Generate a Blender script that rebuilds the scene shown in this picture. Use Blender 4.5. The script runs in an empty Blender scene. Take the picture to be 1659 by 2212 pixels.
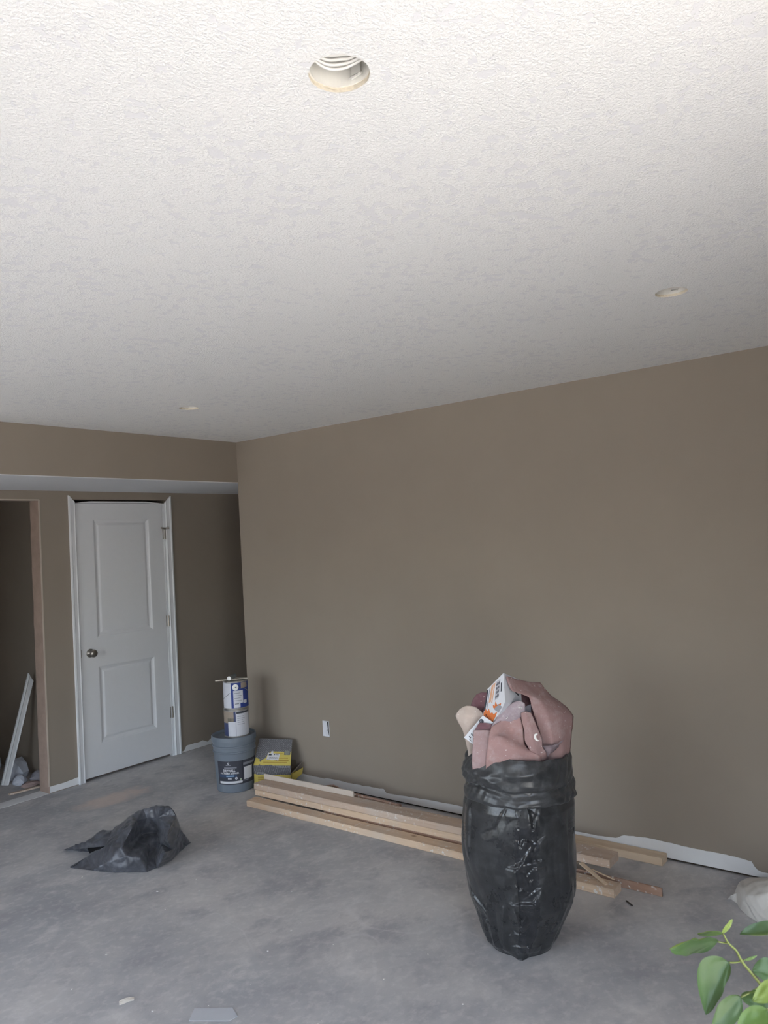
import bpy, bmesh, math, random
from mathutils import Vector, Matrix, noise
from mathutils.geometry import delaunay_2d_cdt
C = bpy.context.scene.collection
SC = bpy.context.scene
V = Vector
PI = math.pi

# ------------------------------------------------------------------ camera
cd = bpy.data.cameras.new('camera'); cam = bpy.data.objects.new('camera', cd); C.objects.link(cam)
yaw, pitch, roll, fpx = 0.9101, 0.037, -0.0541, 1641.229
f_ = V((math.sin(yaw)*math.cos(pitch), math.cos(yaw)*math.cos(pitch), math.sin(pitch)))
r0 = V((math.cos(yaw), -math.sin(yaw), 0)); u0 = r0.cross(f_)
r_ = math.cos(roll)*r0 + math.sin(roll)*u0
u_ = -math.sin(roll)*r0 + math.cos(roll)*u0
M = Matrix((r_, u_, -f_)).transposed().to_4x4(); M.translation = V((-3.8092, -4.3262, 1.6504))
cam.matrix_world = M
cd.sensor_fit = 'VERTICAL'; cd.sensor_height = 24.0; cd.lens = fpx/2212*24.0
cd.clip_start = 0.05
cd.dof.use_dof = True; cd.dof.focus_distance = 3.9; cd.dof.aperture_fstop = 13.0
SC.camera = cam

# ------------------------------------------------------------------ daylight: sky, sun, exposure
SC.view_settings.view_transform = 'Standard'; SC.view_settings.look = 'None'
SC.view_settings.gamma = 1.0; SC.view_settings.use_curve_mapping = False
SC.view_settings.exposure = 2.31
w = bpy.data.worlds.new('sky'); SC.world = w; w.use_nodes = True
wn = w.node_tree.nodes; wl = w.node_tree.links
sky = wn.new('ShaderNodeTexSky'); sky.sky_type = 'NISHITA'; sky.sun_disc = False
sky.sun_elevation = math.radians(52); sky.sun_rotation = math.radians(105); sky.dust_density = 2.5; sky.air_density = 1.0
hsv = wn.new('ShaderNodeHueSaturation'); hsv.inputs['Saturation'].default_value = 0.55     # hazy bright sky
wl.new(sky.outputs[0], hsv.inputs['Color']); wl.new(hsv.outputs[0], wn['Background'].inputs['Color']); wn['Background'].inputs['Strength'].default_value = 0.455
sl = bpy.data.lights.new('sun', 'SUN'); sl.energy = 2.0; sl.angle = math.radians(0.6); sl.color = (1.0, 0.98, 0.95)
so = bpy.data.objects.new('sun', sl); C.objects.link(so)
so.rotation_euler = (-V((0.93, -0.30, 1.25))).to_track_quat('-Z', 'Y').to_euler()
# portal in the patio doorway, guides the sky light that enters there
pl_ = bpy.data.lights.new('doorway_portal', 'AREA'); pl_.shape = 'RECTANGLE'; pl_.size = 2.2; pl_.size_y = 2.05
pl_.cycles.is_portal = True
po = bpy.data.objects.new('doorway_portal', pl_); C.objects.link(po); po.location = (-3.2, -4.76, 1.03)
po.rotation_euler = (math.radians(90), 0, 0)
pl2 = bpy.data.lights.new('added_window_portal', 'AREA'); pl2.shape = 'RECTANGLE'; pl2.size = 2.3; pl2.size_y = 1.6; pl2.cycles.is_portal = True  # portal for the unseen window added in the left wall
po2 = bpy.data.objects.new('added_window_portal', pl2); C.objects.link(po2); po2.location = (-6.02, -1.65, 1.3); po2.rotation_euler = (math.radians(90), 0, math.radians(-90))
SC.cycles.use_denoising = True
SC.cycles.max_bounces = 10; SC.cycles.diffuse_bounces = 7; SC.cycles.sample_clamp_indirect = 6

DATA = {
    'big_sheet': [[[-1.1724, -2.8371, 1.094], [-1.0661, -2.8409, 1.0614], [-0.9931, -2.857, 1.0392], [-0.9421, -2.8651, 1.0302]], [[-1.1595, -2.8534, 1.0382], [-1.0825, -2.8724, 1.0252], [-0.9858, -2.8894, 1.0065], [-0.9205, -2.9021, 0.9758]], [[-1.091, -2.8875, 1.0001], [-1.0602, -2.9206, 0.9857], [-0.9895, -2.9426, 0.966], [-0.9012, -2.9552, 0.9332]], [[-1.0947, -2.901, 0.9574], [-1.0667, -2.9491, 0.9376], [-1.0032, -2.9788, 0.9233], [-0.914, -2.9928, 0.8981]], [[-1.0747, -2.9156, 0.8656], [-1.0662, -2.9599, 0.8612], [-1.0172, -2.9845, 0.8526], [-0.9284, -2.988, 0.84]], [[-1.0651, -2.9221, 0.7899], [-1.0585, -2.9632, 0.7861], [-1.022, -2.9861, 0.7836], [-0.9521, -2.987, 0.7775]], [[-1.05, -2.9183, 0.7225], [-1.0423, -2.9514, 0.725], [-1.0095, -2.9679, 0.7186], [-0.9619, -2.9701, 0.7138]]],
    'inner_shade_sheet': [[[-1.0128, -2.7833, 1.0111], [-0.9808, -2.8185, 1.0078], [-0.9525, -2.8471, 1.0047]], [[-1.0492, -2.8003, 0.9732], [-1.0174, -2.8352, 0.9737], [-0.9894, -2.8633, 0.9706]], [[-1.0817, -2.824, 0.9401], [-1.0629, -2.8564, 0.9392], [-1.0314, -2.8905, 0.9358]], [[-1.0933, -2.8438, 0.8919], [-1.0746, -2.8759, 0.8911], [-1.0455, -2.9062, 0.8803]], [[-1.095, -2.8608, 0.8195], [-1.0746, -2.8959, 0.8187], [-1.0471, -2.9232, 0.8154]], [[-1.0885, -2.8521, 0.7422], [-1.068, -2.8874, 0.7416], [-1.0494, -2.9193, 0.741]]],
    'front_sheet': [[[-1.1984, -2.7727, 0.8948], [-1.1757, -2.8017, 0.9176], [-1.1524, -2.8317, 0.9289], [-1.1273, -2.865, 0.9405]], [[-1.2254, -2.776, 0.8701], [-1.2043, -2.8023, 0.8755], [-1.1521, -2.8323, 0.8778], [-1.1278, -2.8741, 0.8879]], [[-1.2369, -2.776, 0.8472], [-1.2192, -2.8164, 0.8678], [-1.1811, -2.8521, 0.8465], [-1.1304, -2.8796, 0.8266]], [[-1.2443, -2.7733, 0.8122], [-1.2263, -2.824, 0.8286], [-1.193, -2.8713, 0.8227], [-1.1351, -2.9012, 0.8066]], [[-1.2429, -2.7657, 0.7744], [-1.2252, -2.8201, 0.7807], [-1.1862, -2.8731, 0.7813], [-1.1203, -2.9367, 0.7837]], [[-1.2182, -2.7486, 0.7179], [-1.2033, -2.8039, 0.7218], [-1.1695, -2.852, 0.7231], [-1.0915, -2.9265, 0.7236]]],
    'left_strip': [[[-1.2124, -2.6989, 0.8777], [-1.2036, -2.7339, 0.881], [-1.195, -2.7685, 0.8806]], [[-1.228, -2.7018, 0.8325], [-1.2216, -2.7328, 0.8347], [-1.2198, -2.7697, 0.8387]], [[-1.2349, -2.7001, 0.7969], [-1.2332, -2.7328, 0.7969], [-1.2294, -2.7651, 0.8001]], [[-1.2366, -2.697, 0.7617], [-1.2368, -2.7326, 0.761], [-1.2324, -2.76, 0.7636]], [[-1.2187, -2.6881, 0.713], [-1.2142, -2.7158, 0.712], [-1.2053, -2.7408, 0.7132]]],
    'moon_strip': [[[-1.1393, -2.8742, 0.9465], [-1.131, -2.8884, 0.9527], [-1.1135, -2.9045, 0.9469]], [[-1.1472, -2.8805, 0.9223], [-1.1352, -2.9011, 0.9255], [-1.1137, -2.9181, 0.917]], [[-1.148, -2.8891, 0.8795], [-1.1372, -2.9115, 0.8832], [-1.1102, -2.9302, 0.8808]], [[-1.148, -2.889, 0.8429], [-1.1375, -2.9171, 0.8437], [-1.1054, -2.9423, 0.8445]], [[-1.1412, -2.9007, 0.8135], [-1.133, -2.9247, 0.8108], [-1.1058, -2.9417, 0.8153]], [[-1.1261, -2.9068, 0.7776], [-1.1177, -2.9311, 0.7787], [-1.0903, -2.9485, 0.7885]], [[-1.1096, -2.8954, 0.7314], [-1.0968, -2.9174, 0.7311], [-1.0729, -2.9385, 0.735]]],
    'dark_sheet': [[[-1.0925, -2.6464, 0.9927], [-1.0986, -2.6757, 1.004], [-1.1051, -2.7044, 1.006]], [[-1.0926, -2.6264, 0.9668], [-1.1055, -2.6639, 0.9687], [-1.1062, -2.7024, 0.9683]], [[-1.098, -2.6172, 0.9396], [-1.1086, -2.6586, 0.9301], [-1.1104, -2.6953, 0.9262]], [[-1.1004, -2.613, 0.8693], [-1.1104, -2.6555, 0.8682], [-1.1119, -2.6926, 0.8725]]],
    'beige_piece': [[[-1.1698, -2.6131, 0.9443], [-1.1568, -2.6354, 0.9564], [-1.1437, -2.6678, 0.9536], [-1.1342, -2.6942, 0.9319]], [[-1.1835, -2.5995, 0.9209], [-1.1808, -2.6438, 0.9285], [-1.1636, -2.6734, 0.9239], [-1.1398, -2.7043, 0.9211]], [[-1.1803, -2.6051, 0.8977], [-1.1818, -2.6421, 0.8942], [-1.1664, -2.6685, 0.8936], [-1.1478, -2.6906, 0.8917]], [[-1.1715, -2.6201, 0.8647], [-1.1746, -2.6445, 0.8623], [-1.1713, -2.6602, 0.8595], [-1.1564, -2.6759, 0.8616]], [[-1.167, -2.6278, 0.8319], [-1.1694, -2.6436, 0.8305], [-1.166, -2.6593, 0.8277], [-1.1559, -2.6668, 0.83]], [[-1.1584, -2.6327, 0.7691], [-1.1587, -2.642, 0.7704], [-1.1529, -2.652, 0.7702], [-1.1449, -2.6559, 0.7687]], [[-1.1581, -2.6331, 0.7117], [-1.1604, -2.6391, 0.7131], [-1.1546, -2.6491, 0.7129], [-1.1465, -2.6531, 0.7113]]],
    'card': [[-1.2074, -2.6478, 0.8419], [-1.1839, -2.728, 0.9328], [-1.1734, -2.7698, 0.9056], [-1.2032, -2.6849, 0.8189]],
    'mauve_scrap': [[[-1.1966, -2.7162, 0.9052], [-1.1886, -2.7398, 0.9059], [-1.1799, -2.7647, 0.9028]], [[-1.2087, -2.7092, 0.8885], [-1.1995, -2.7409, 0.8917], [-1.1893, -2.7683, 0.8886]], [[-1.2058, -2.6904, 0.8633], [-1.19, -2.7335, 0.8644], [-1.1811, -2.7626, 0.8619]]],
    'speck_paper': [[[-1.1677, -2.7856, 0.935], [-1.1536, -2.8158, 0.9636], [-1.1398, -2.8435, 0.9874], [-1.1266, -2.8661, 0.9923]], [[-1.1826, -2.78, 0.9161], [-1.1675, -2.8197, 0.9391], [-1.15, -2.8557, 0.9628], [-1.1213, -2.8852, 0.9799]], [[-1.1897, -2.7677, 0.896], [-1.1721, -2.8078, 0.913], [-1.1513, -2.8436, 0.9269], [-1.1198, -2.8819, 0.9424]], [[-1.1767, -2.7603, 0.8644], [-1.156, -2.7958, 0.8673], [-1.1308, -2.8291, 0.8763], [-1.1034, -2.8662, 0.8965]]],
    'grey_scrap': [[[-1.104, -2.8752, 0.9644], [-1.0928, -2.8844, 0.9704], [-1.0822, -2.8928, 0.9727]], [[-1.1142, -2.8776, 0.9519], [-1.1032, -2.8864, 0.9523], [-1.088, -2.8928, 0.9478]], [[-1.1095, -2.8757, 0.9285], [-1.1022, -2.8843, 0.9277], [-1.0877, -2.8932, 0.9255]]],
    'film_scrap': [[[-1.0931, -2.9337, 0.8185], [-1.0829, -2.9611, 0.8194], [-1.0636, -2.9843, 0.8248], [-1.0401, -3.0048, 0.8315]], [[-1.0952, -2.94, 0.807], [-1.0923, -2.9648, 0.8076], [-1.0767, -2.9817, 0.8149], [-1.0517, -2.9908, 0.8154]], [[-1.0802, -2.936, 0.766], [-1.0841, -2.959, 0.781], [-1.072, -2.9699, 0.7903], [-1.0479, -2.9814, 0.8023]]],
    'carton_face': [[-1.1773, -2.8288, 1.1061], [-1.1493, -2.7349, 1.0309], [-1.145, -2.7056, 0.9223], [-1.1617, -2.7538, 0.8957], [-1.1777, -2.8098, 0.9587], [-1.1839, -2.8325, 0.9952]],
    'carton_ext': [0.1332, -0.0001, -0.0513],
    'c_bar': [[-1.1495, -2.7347, 1.026], [-1.1517, -2.7424, 1.0308], [-1.1484, -2.7197, 0.9442], [-1.1461, -2.7121, 0.9422]],
    'c_line1': [[-1.1537, -2.7491, 1.0347], [-1.1547, -2.7524, 1.0374], [-1.1516, -2.731, 0.9534], [-1.1505, -2.7271, 0.9509]],
    'c_or1': [[-1.1572, -2.7615, 1.0475], [-1.1608, -2.7737, 1.0566], [-1.1573, -2.7529, 0.983], [-1.1537, -2.7408, 0.9774]],
    'c_or2': [[-1.1618, -2.777, 1.0589], [-1.1638, -2.7836, 1.0635], [-1.16, -2.7607, 0.9804], [-1.1583, -2.7553, 0.9789]],
    'c_frame': [[-1.1651, -2.788, 1.0678], [-1.1722, -2.8109, 1.0818], [-1.1717, -2.7992, 1.0084], [-1.1645, -2.7757, 0.992]],
    'c_slot': [[-1.1739, -2.8137, 1.0664], [-1.1758, -2.8196, 1.0693], [-1.1761, -2.8158, 1.0347], [-1.1744, -2.8104, 1.0314]],
    'c_flame': [[-1.1462, -2.7118, 0.9373], [-1.1496, -2.7244, 0.9505], [-1.1519, -2.7304, 0.9421], [-1.1547, -2.7407, 0.955], [-1.1578, -2.7479, 0.9375], [-1.1612, -2.7588, 0.943], [-1.164, -2.7665, 0.9368], [-1.1707, -2.7884, 0.9515], [-1.1677, -2.7767, 0.9293], [-1.1617, -2.7538, 0.8965], [-1.1581, -2.7433, 0.8995], [-1.1492, -2.7168, 0.908], [-1.1458, -2.7084, 0.9235]],
    'c_flame2': [[-1.1623, -2.7652, 0.9626], [-1.1615, -2.7641, 0.9735], [-1.1648, -2.7735, 0.9706], [-1.166, -2.7798, 0.9889], [-1.1692, -2.7876, 0.9772], [-1.1768, -2.8113, 0.9875], [-1.1754, -2.8053, 0.9726], [-1.1705, -2.7887, 0.9571], [-1.1655, -2.774, 0.9584]],
    'c_flap': [[-1.1642, -2.7702, 0.9578], [-1.1725, -2.7978, 0.9806], [-1.1794, -2.8169, 0.9745], [-1.1734, -2.7962, 0.9491]],
    'c_txt': [[-1.1489, -2.7172, 0.9156], [-1.167, -2.778, 0.9535], [-1.159, -2.7459, 0.8981]],
    'c_txt2': [[-1.1672, -2.7843, 0.9951], [-1.1673, -2.7925, 1.0517], [-1.1727, -2.8017, 1.0051]],
    'card_g': [-1.1828, -2.7299, 0.9054],
    'bag_ridges': [[0.009, 0.016, [[0.122, 0.584], [0.169, 0.533], [0.03, 0.465], [0.106, 0.449], [0.246, 0.469]]], [0.005, 0.012, [[0.03, 0.465], [0.263, 0.471]]], [0.009, 0.014, [[0.123, 0.445], [0.051, 0.41], [-0.076, 0.375], [0.25, 0.377]]], [0.008, 0.012, [[-0.073, 0.389], [0.246, 0.401]]], [0.005, 0.011, [[0.052, 0.351], [0.105, 0.32], [-0.032, 0.294], [0.026, 0.28], [0.188, 0.292]]], [0.008, 0.012, [[-0.128, 0.24], [0.161, 0.238], [0.23, 0.264]]], [0.009, 0.014, [[-0.152, 0.209], [-0.073, 0.155], [-0.251, 0.098]]], [0.005, 0.01, [[-0.15, 0.272], [-0.186, 0.226]]], [0.004, 0.012, [[-0.096, 0.365], [0.06, 0.351]]], [0.004, 0.012, [[-0.001, 0.6], [0.16, 0.587]]], [0.005, 0.014, [[-1.071, 0.221], [-0.811, 0.174], [-1.021, 0.094]]], [0.004, 0.012, [[-1.138, 0.232], [-0.986, 0.186]]], [0.004, 0.012, [[-1.053, 0.545], [-1.025, 0.404]]], [-0.004, 0.01, [[-0.33, 0.581], [-0.439, 0.521], [-0.636, 0.502]]], [-0.004, 0.01, [[0.686, 0.552], [0.89, 0.49], [1.32, 0.472]]], [0.004, 0.012, [[-0.263, 0.099], [-0.065, 0.103]]], [0.004, 0.01, [[-0.151, 0.051], [0.442, 0.05]]], [0.004, 0.012, [[-0.378, 0.219], [-0.479, 0.051]]], [-0.003, 0.01, [[0.72, 0.217], [0.768, 0.17]]], [0.004, 0.016, [[0.934, 0.469], [0.938, 0.266], [0.787, 0.15]]], [-0.003, 0.012, [[-0.764, 0.238], [-0.426, 0.284], [-0.188, 0.276]]], [0.004, 0.014, [[-0.012, 0.461], [-0.049, 0.523], [-0.081, 0.577]]]],
    'bag_prof': [[0.7617, -0.204, 0.2296], [0.7197, -0.2258, 0.2216], [0.6774, -0.2218, 0.2161], [0.6351, -0.2144, 0.2239], [0.6014, -0.2219, 0.2309], [0.5509, -0.2291, 0.2261], [0.5089, -0.2367, 0.2235], [0.4248, -0.2438, 0.2213], [0.3619, -0.2423, 0.2195], [0.2991, -0.2331, 0.2156], [0.2363, -0.2261, 0.2085], [0.1945, -0.22, 0.1989], [0.1319, -0.2003, 0.1683], [0.0693, -0.1848, 0.1356], [0.0276, -0.1745, 0.1165], [0.0026, -0.1527, 0.0984]],
    'floor_bag': [[-1.5647, -0.1837, 0.02], [-1.5408, -0.2807, 0.06], [-1.5273, -0.3411, 0.08], [-1.4446, -0.3887, 0.13], [-1.4081, -0.4287, 0.12], [-1.3939, -0.4275, 0.14], [-1.3772, -0.4511, 0.15], [-1.3317, -0.5017, 0.2], [-1.302, -0.5651, 0.235], [-1.2674, -0.6475, 0.255], [-1.231, -0.7067, 0.255], [-1.2289, -0.7254, 0.24], [-1.211, -0.7477, 0.2], [-1.2153, -0.7752, 0.13], [-1.1261, -0.7305, 0.02], [-1.1255, -0.7149, 0.0], [-1.1868, -0.7461, -0.0], [-1.3009, -0.8105, 0.0], [-1.407, -0.826, 0.0], [-1.4652, -0.8217, 0.0], [-1.5532, -0.6857, 0.0], [-1.6101, -0.5435, 0.0], [-1.6531, -0.4116, 0.0], [-1.6637, -0.4264, 0.015], [-1.5351, -0.352, 0.05], [-1.5286, -0.5493, 0.1], [-1.451, -0.6805, 0.195], [-1.4329, -0.5077, 0.135], [-1.3038, -0.5428, 0.085], [-1.3405, -0.6653, 0.075], [-1.3738, -0.711, 0.045], [-1.5025, -0.8209, 0.085], [-1.2971, -0.7173, 0.265], [-1.286, -0.6786, 0.195], [-1.3581, -0.8946, 0.215], [-1.4084, -0.9221, 0.175], [-1.4322, -0.938, 0.115], [-1.3889, -0.7766, 0.035], [-1.5818, -0.6424, 0.05], [-1.5307, -0.7481, 0.09], [-1.5272, -0.6997, 0.12], [-1.5739, -0.4861, 0.04], [-1.2702, -0.8063, 0.095], [-1.2998, -0.8216, 0.055], [-1.3005, -0.597, 0.185], [-1.366, -0.5997, 0.19], [-1.2597, -0.6257, 0.1], [-1.2987, -0.7143, 0.065], [-1.4558, -0.8103, 0.03], [-1.2107, -0.7634, 0.05], [-1.577, -0.437, 0.035], [-1.5545, -0.1809, 0.012]],
    'floor_lay': [[170, -715], [300, -663], [380, -640], [560, -515], [660, -525], [680, -480], [730, -460], [850, -360], [960, -300], [1100, -270], [1220, -268], [1245, -300], [1300, -370], [1330, -510], [1420, -640], [1405, -670], [1350, -720], [1250, -820], [1100, -900], [1000, -940], [700, -945], [450, -925], [240, -900], [235, -885], [380, -704], [588, -681], [850, -500], [700, -540], [945, -565], [1020, -650], [1020, -745], [930, -800], [1130, -290], [1110, -400], [1240, -480], [1195, -600], [1180, -740], [1070, -800], [600, -850], [800, -780], [750, -700], [450, -800], [1285, -620], [1260, -720], [1000, -400], [900, -430], [1100, -540], [1140, -660], [1000, -870], [1330, -650], [395, -792], [185, -722]],
    'floor_out': [0, 1, 2, 3, 4, 5, 6, 7, 8, 9, 10, 11, 12, 13, 14, 15, 16, 17, 18, 19, 20, 21, 22, 23, 50, 25, 24, 51],
    'floor_back': [[0, [-1.5354, -0.161, 0.0]], [1, [-1.5005, -0.2495, 0.0]], [2, [-1.4815, -0.3055, 0.0]], [3, [-1.3849, -0.3424, 0.0]], [4, [-1.3512, -0.3845, 0.0]], [5, [-1.3315, -0.3791, 0.0]], [6, [-1.312, -0.4006, 0.0]], [7, [-1.2527, -0.4404, 0.0]], [8, [-1.2133, -0.4962, 0.0]], [9, [-1.1732, -0.5744, 0.0]], [10, [-1.1368, -0.6336, 0.0]], [11, [-1.1388, -0.6555, 0.0]], [12, [-1.132, -0.6864, 0.0]], [13, [-1.1556, -0.7289, 0.0]], [14, [-1.0969, -0.7078, 0.0]]],
    'floor_mouth': [[-1.5114, -0.3337, 0.05], [-1.5167, -0.5401, 0.1], [-1.5375, -0.4063, 0.035], [-1.4451, -0.2351, 0.01]],
    'white_bag': [[-0.1003, -3.4172, 0.05], [-0.1457, -3.4005, 0.05], [-0.1995, -3.3957, 0.06], [-0.2406, -3.3942, 0.06], [-0.2799, -3.4016, 0.045], [-0.2905, -3.3785, 0.03], [-0.2661, -3.3766, 0.0], [-0.2934, -3.406, 0.0], [-0.3301, -3.4244, 0.0], [-0.3779, -3.4629, 0.0], [-0.4059, -3.5017, 0.0], [-0.4488, -3.5566, 0.0], [-0.474, -3.6144, 0.0], [-0.4313, -3.6576, 0.0], [-0.2657, -3.6565, 0.0], [-0.1787, -3.646, 0.05], [-0.2234, -3.6177, 0.12], [-0.2738, -3.5747, 0.15], [-0.2444, -3.525, 0.13], [-0.1493, -3.4617, 0.08], [-0.3384, -3.4466, 0.095], [-0.3113, -3.4842, 0.12], [-0.3729, -3.5526, 0.165], [-0.4081, -3.4762, 0.1], [-0.4314, -3.5066, 0.075], [-0.4512, -3.563, 0.09], [-0.4453, -3.5398, 0.13], [-0.4315, -3.518, 0.045], [-0.4511, -3.6222, 0.18], [-0.4966, -3.6271, 0.13], [-0.4529, -3.64, 0.06], [-0.3743, -3.4461, 0.05], [-0.4753, -3.5651, 0.05]],
    'white_lay': [[780, -555], [600, -640], [480, -700], [405, -800], [400, -1010], [230, -1100], [270, -1230], [430, -1350], [500, -1480], [700, -1680], [940, -1830], [1288, -2060], [1700, -2250], [2100, -2200], [2300, -1700], [2300, -1100], [2000, -700], [1600, -560], [1288, -545], [1000, -545], [600, -900], [900, -720], [1288, -680], [700, -1100], [900, -1390], [1288, -1440], [1100, -1100], [1000, -1620], [1700, -900], [1700, -1400], [1900, -1800], [560, -1300], [1288, -1800]],
    'white_out': [0, 1, 2, 3, 4, 5, 6, 7, 8, 9, 10, 11, 12, 13, 14, 15, 16, 17, 18, 19],
    'white_back': [[5, [-0.2705, -3.3585, 0.0]], [4, [-0.2599, -3.3816, 0.0]], [3, [-0.2206, -3.3742, 0.0]], [2, [-0.1795, -3.3757, 0.0]], [1, [-0.1257, -3.3805, 0.0]], [0, [-0.0803, -3.3972, 0.0]], [19, [-0.1293, -3.4417, 0.0]], [18, [-0.2244, -3.505, 0.0]], [17, [-0.2538, -3.5547, 0.0]], [16, [-0.2034, -3.5977, 0.0]], [15, [-0.1587, -3.626, 0.0]]],
    'leaves': [[[-2.9613, -4.0866, 1.2177], [-2.9769, -4.0665, 1.2191], [-2.9849, -4.0813, 1.2293], [-2.9535, -4.0715, 1.207], 'm'], [[-2.9639, -4.0827, 1.2096], [-3.0153, -4.0495, 1.2157], [-3.0086, -4.067, 1.2273], [-2.9791, -4.0622, 1.1948], 'd'], [[-2.9609, -4.0871, 1.2177], [-2.9543, -4.0965, 1.2325], [-2.9646, -4.0912, 1.2291], [-2.9556, -4.0942, 1.2235], 'l'], [[-2.9623, -4.1519, 1.2424], [-2.9926, -4.1126, 1.2378], [-2.9723, -4.123, 1.2454], [-3.005, -4.1298, 1.2447], 'd'], [[-2.9674, -4.0936, 1.1933], [-3.0138, -4.0807, 1.1592], [-3.0184, -4.0687, 1.1943], [-2.9846, -4.0949, 1.1767], 'd'], [[-2.9814, -4.1067, 1.1691], [-3.0208, -4.0874, 1.1493], [-3.0066, -4.0906, 1.1705], [-2.992, -4.1083, 1.1526], 'd'], [[-2.9491, -4.0981, 1.15], [-2.9284, -4.1244, 1.1428], [-2.9282, -4.1087, 1.149], [-2.9509, -4.1116, 1.1419], 'd'], [[-3.0015, -4.1484, 1.2091], [-3.0175, -4.1267, 1.1891], [-3.0067, -4.1333, 1.2049], [-3.0114, -4.1426, 1.1877], 'l'], [[-3.0198, -4.1398, 1.187], [-3.0376, -4.116, 1.1708], [-3.0275, -4.1218, 1.187], [-3.0346, -4.136, 1.1695], 'm'], [[-2.9226, -4.1333, 1.1689], [-2.9418, -4.1092, 1.1774], [-2.9434, -4.1228, 1.1675], [-2.9195, -4.1221, 1.1859], 'd'], [[-2.9782, -4.1265, 1.1593], [-2.9694, -4.1363, 1.1347], [-2.9711, -4.1353, 1.1551], [-2.9888, -4.1286, 1.1494], 'd'], [[-2.9469, -4.1034, 1.1889], [-2.9384, -4.1144, 1.1927], [-2.9426, -4.109, 1.1923], [-2.9417, -4.1099, 1.1884], 'm'], [[-2.949, -4.1153, 1.1628], [-2.9573, -4.1044, 1.1594], [-2.9536, -4.1094, 1.1624], [-2.9581, -4.1117, 1.1624], 'm']],
    'stem': [[-2.9606, -4.0875, 1.2182], [-2.9571, -4.0913, 1.2076], [-2.952, -4.0974, 1.1988], [-2.9483, -4.1014, 1.1871], [-2.9418, -4.109, 1.1736], [-2.9362, -4.1154, 1.1617], [-2.9398, -4.1261, 1.1462], [-2.9294, -4.1372, 1.1063]],
    'petioles': [[[-2.9639, -4.0827, 1.2096], [-2.9587, -4.086, 1.2072], [-2.9573, -4.091, 1.2073]], [[-2.9671, -4.0938, 1.1929], [-2.9525, -4.096, 1.1867], [-2.9483, -4.1015, 1.188]], [[-2.9653, -4.1024, 1.1595], [-2.9536, -4.1093, 1.1609], [-2.9358, -4.1159, 1.1606]], [[-3.0015, -4.1484, 1.2091], [-2.9693, -4.1389, 1.1744], [-2.9398, -4.1261, 1.1462]], [[-3.0198, -4.1398, 1.187], [-2.9738, -4.1322, 1.1597], [-2.9385, -4.1276, 1.1416]], [[-2.9226, -4.1333, 1.1689], [-2.9297, -4.1236, 1.1574], [-2.9389, -4.1198, 1.157]], [[-2.9469, -4.1034, 1.1889], [-2.9476, -4.1024, 1.1882], [-2.9483, -4.1015, 1.1875]], [[-2.9623, -4.1519, 1.2424], [-2.9425, -4.142, 1.1948], [-2.9385, -4.1277, 1.1431]]]
}

# ------------------------------------------------------------------ helpers
MATS = {}
def S(c):   # sRGB 0-255 -> linear
    return tuple(((v/255)/12.92 if v/255 <= 0.04045 else ((v/255+0.055)/1.055)**2.4) for v in c)
class NT:
    def __init__(s, name, rough=0.7, spec=0.3):
        s.m = bpy.data.materials.new(name); s.m.use_nodes = True
        s.n = s.m.node_tree.nodes; s.l = s.m.node_tree.links
        s.b = s.n['Principled BSDF']; s.b.inputs['Roughness'].default_value = rough
        s.b.inputs['Specular IOR Level'].default_value = spec
        s.tc = s.n.new('ShaderNodeTexCoord'); s.co = s.tc.outputs['Object']
    def set(s, inp, val):
        if hasattr(val, 'is_linked') or hasattr(val, 'links'): s.l.new(val, s.b.inputs[inp])
        else: s.b.inputs[inp].default_value = (*val, 1) if isinstance(val, tuple) and len(val) == 3 else val
    def mapping(s, scale=(1,1,1), rot=(0,0,0), src=None):
        n = s.n.new('ShaderNodeMapping'); n.inputs['Scale'].default_value = scale; n.inputs['Rotation'].default_value = rot
        s.l.new(src or s.co, n.inputs['Vector']); return n.outputs[0]
    def noise(s, scale, detail=3, rough=0.55, dist=0.0, src=None):
        n = s.n.new('ShaderNodeTexNoise'); n.inputs['Scale'].default_value = scale; n.inputs['Detail'].default_value = detail
        n.inputs['Roughness'].default_value = rough; n.inputs['Distortion'].default_value = dist
        s.l.new(src or s.co, n.inputs['Vector']); return n.outputs['Fac']
    def voronoi(s, scale, feature='F1', rnd=1.0, src=None, out='Distance'):
        n = s.n.new('ShaderNodeTexVoronoi'); n.feature = feature; n.inputs['Scale'].default_value = scale
        n.inputs['Randomness'].default_value = rnd; s.l.new(src or s.co, n.inputs['Vector']); return n.outputs[out]
    def ramp(s, fac, a, b, ca=(0,0,0), cb=(1,1,1)):
        n = s.n.new('ShaderNodeValToRGB'); e = n.color_ramp.elements
        e[0].position = a; e[0].color = (*ca, 1); e[1].position = b; e[1].color = (*cb, 1)
        s.l.new(fac, n.inputs[0]); return n.outputs[0]
    def mix(s, fac, a, b, mode='MIX'):
        n = s.n.new('ShaderNodeMix'); n.data_type = 'RGBA'; n.blend_type = mode
        for k, v in ((0, fac), (6, a), (7, b)):
            if hasattr(v, 'links'): s.l.new(v, n.inputs[k])
            elif k == 0: n.inputs[0].default_value = v
            else: n.inputs[k].default_value = (*v, 1)
        return n.outputs[2]
    def math(s, op, a, b=0.0):
        n = s.n.new('ShaderNodeMath'); n.operation = op
        for k, v in enumerate((a, b)):
            if hasattr(v, 'links'): s.l.new(v, n.inputs[k])
            else: n.inputs[k].default_value = v
        return n.outputs[0]
    def bump(s, h, strength=0.3, dist=0.01, prev=None):
        n = s.n.new('ShaderNodeBump'); n.inputs['Strength'].default_value = strength; n.inputs['Distance'].default_value = dist
        s.l.new(h, n.inputs['Height'])
        if prev: s.l.new(prev, n.inputs['Normal'])
        s.l.new(n.outputs[0], s.b.inputs['Normal']); return n.outputs[0]
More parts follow.
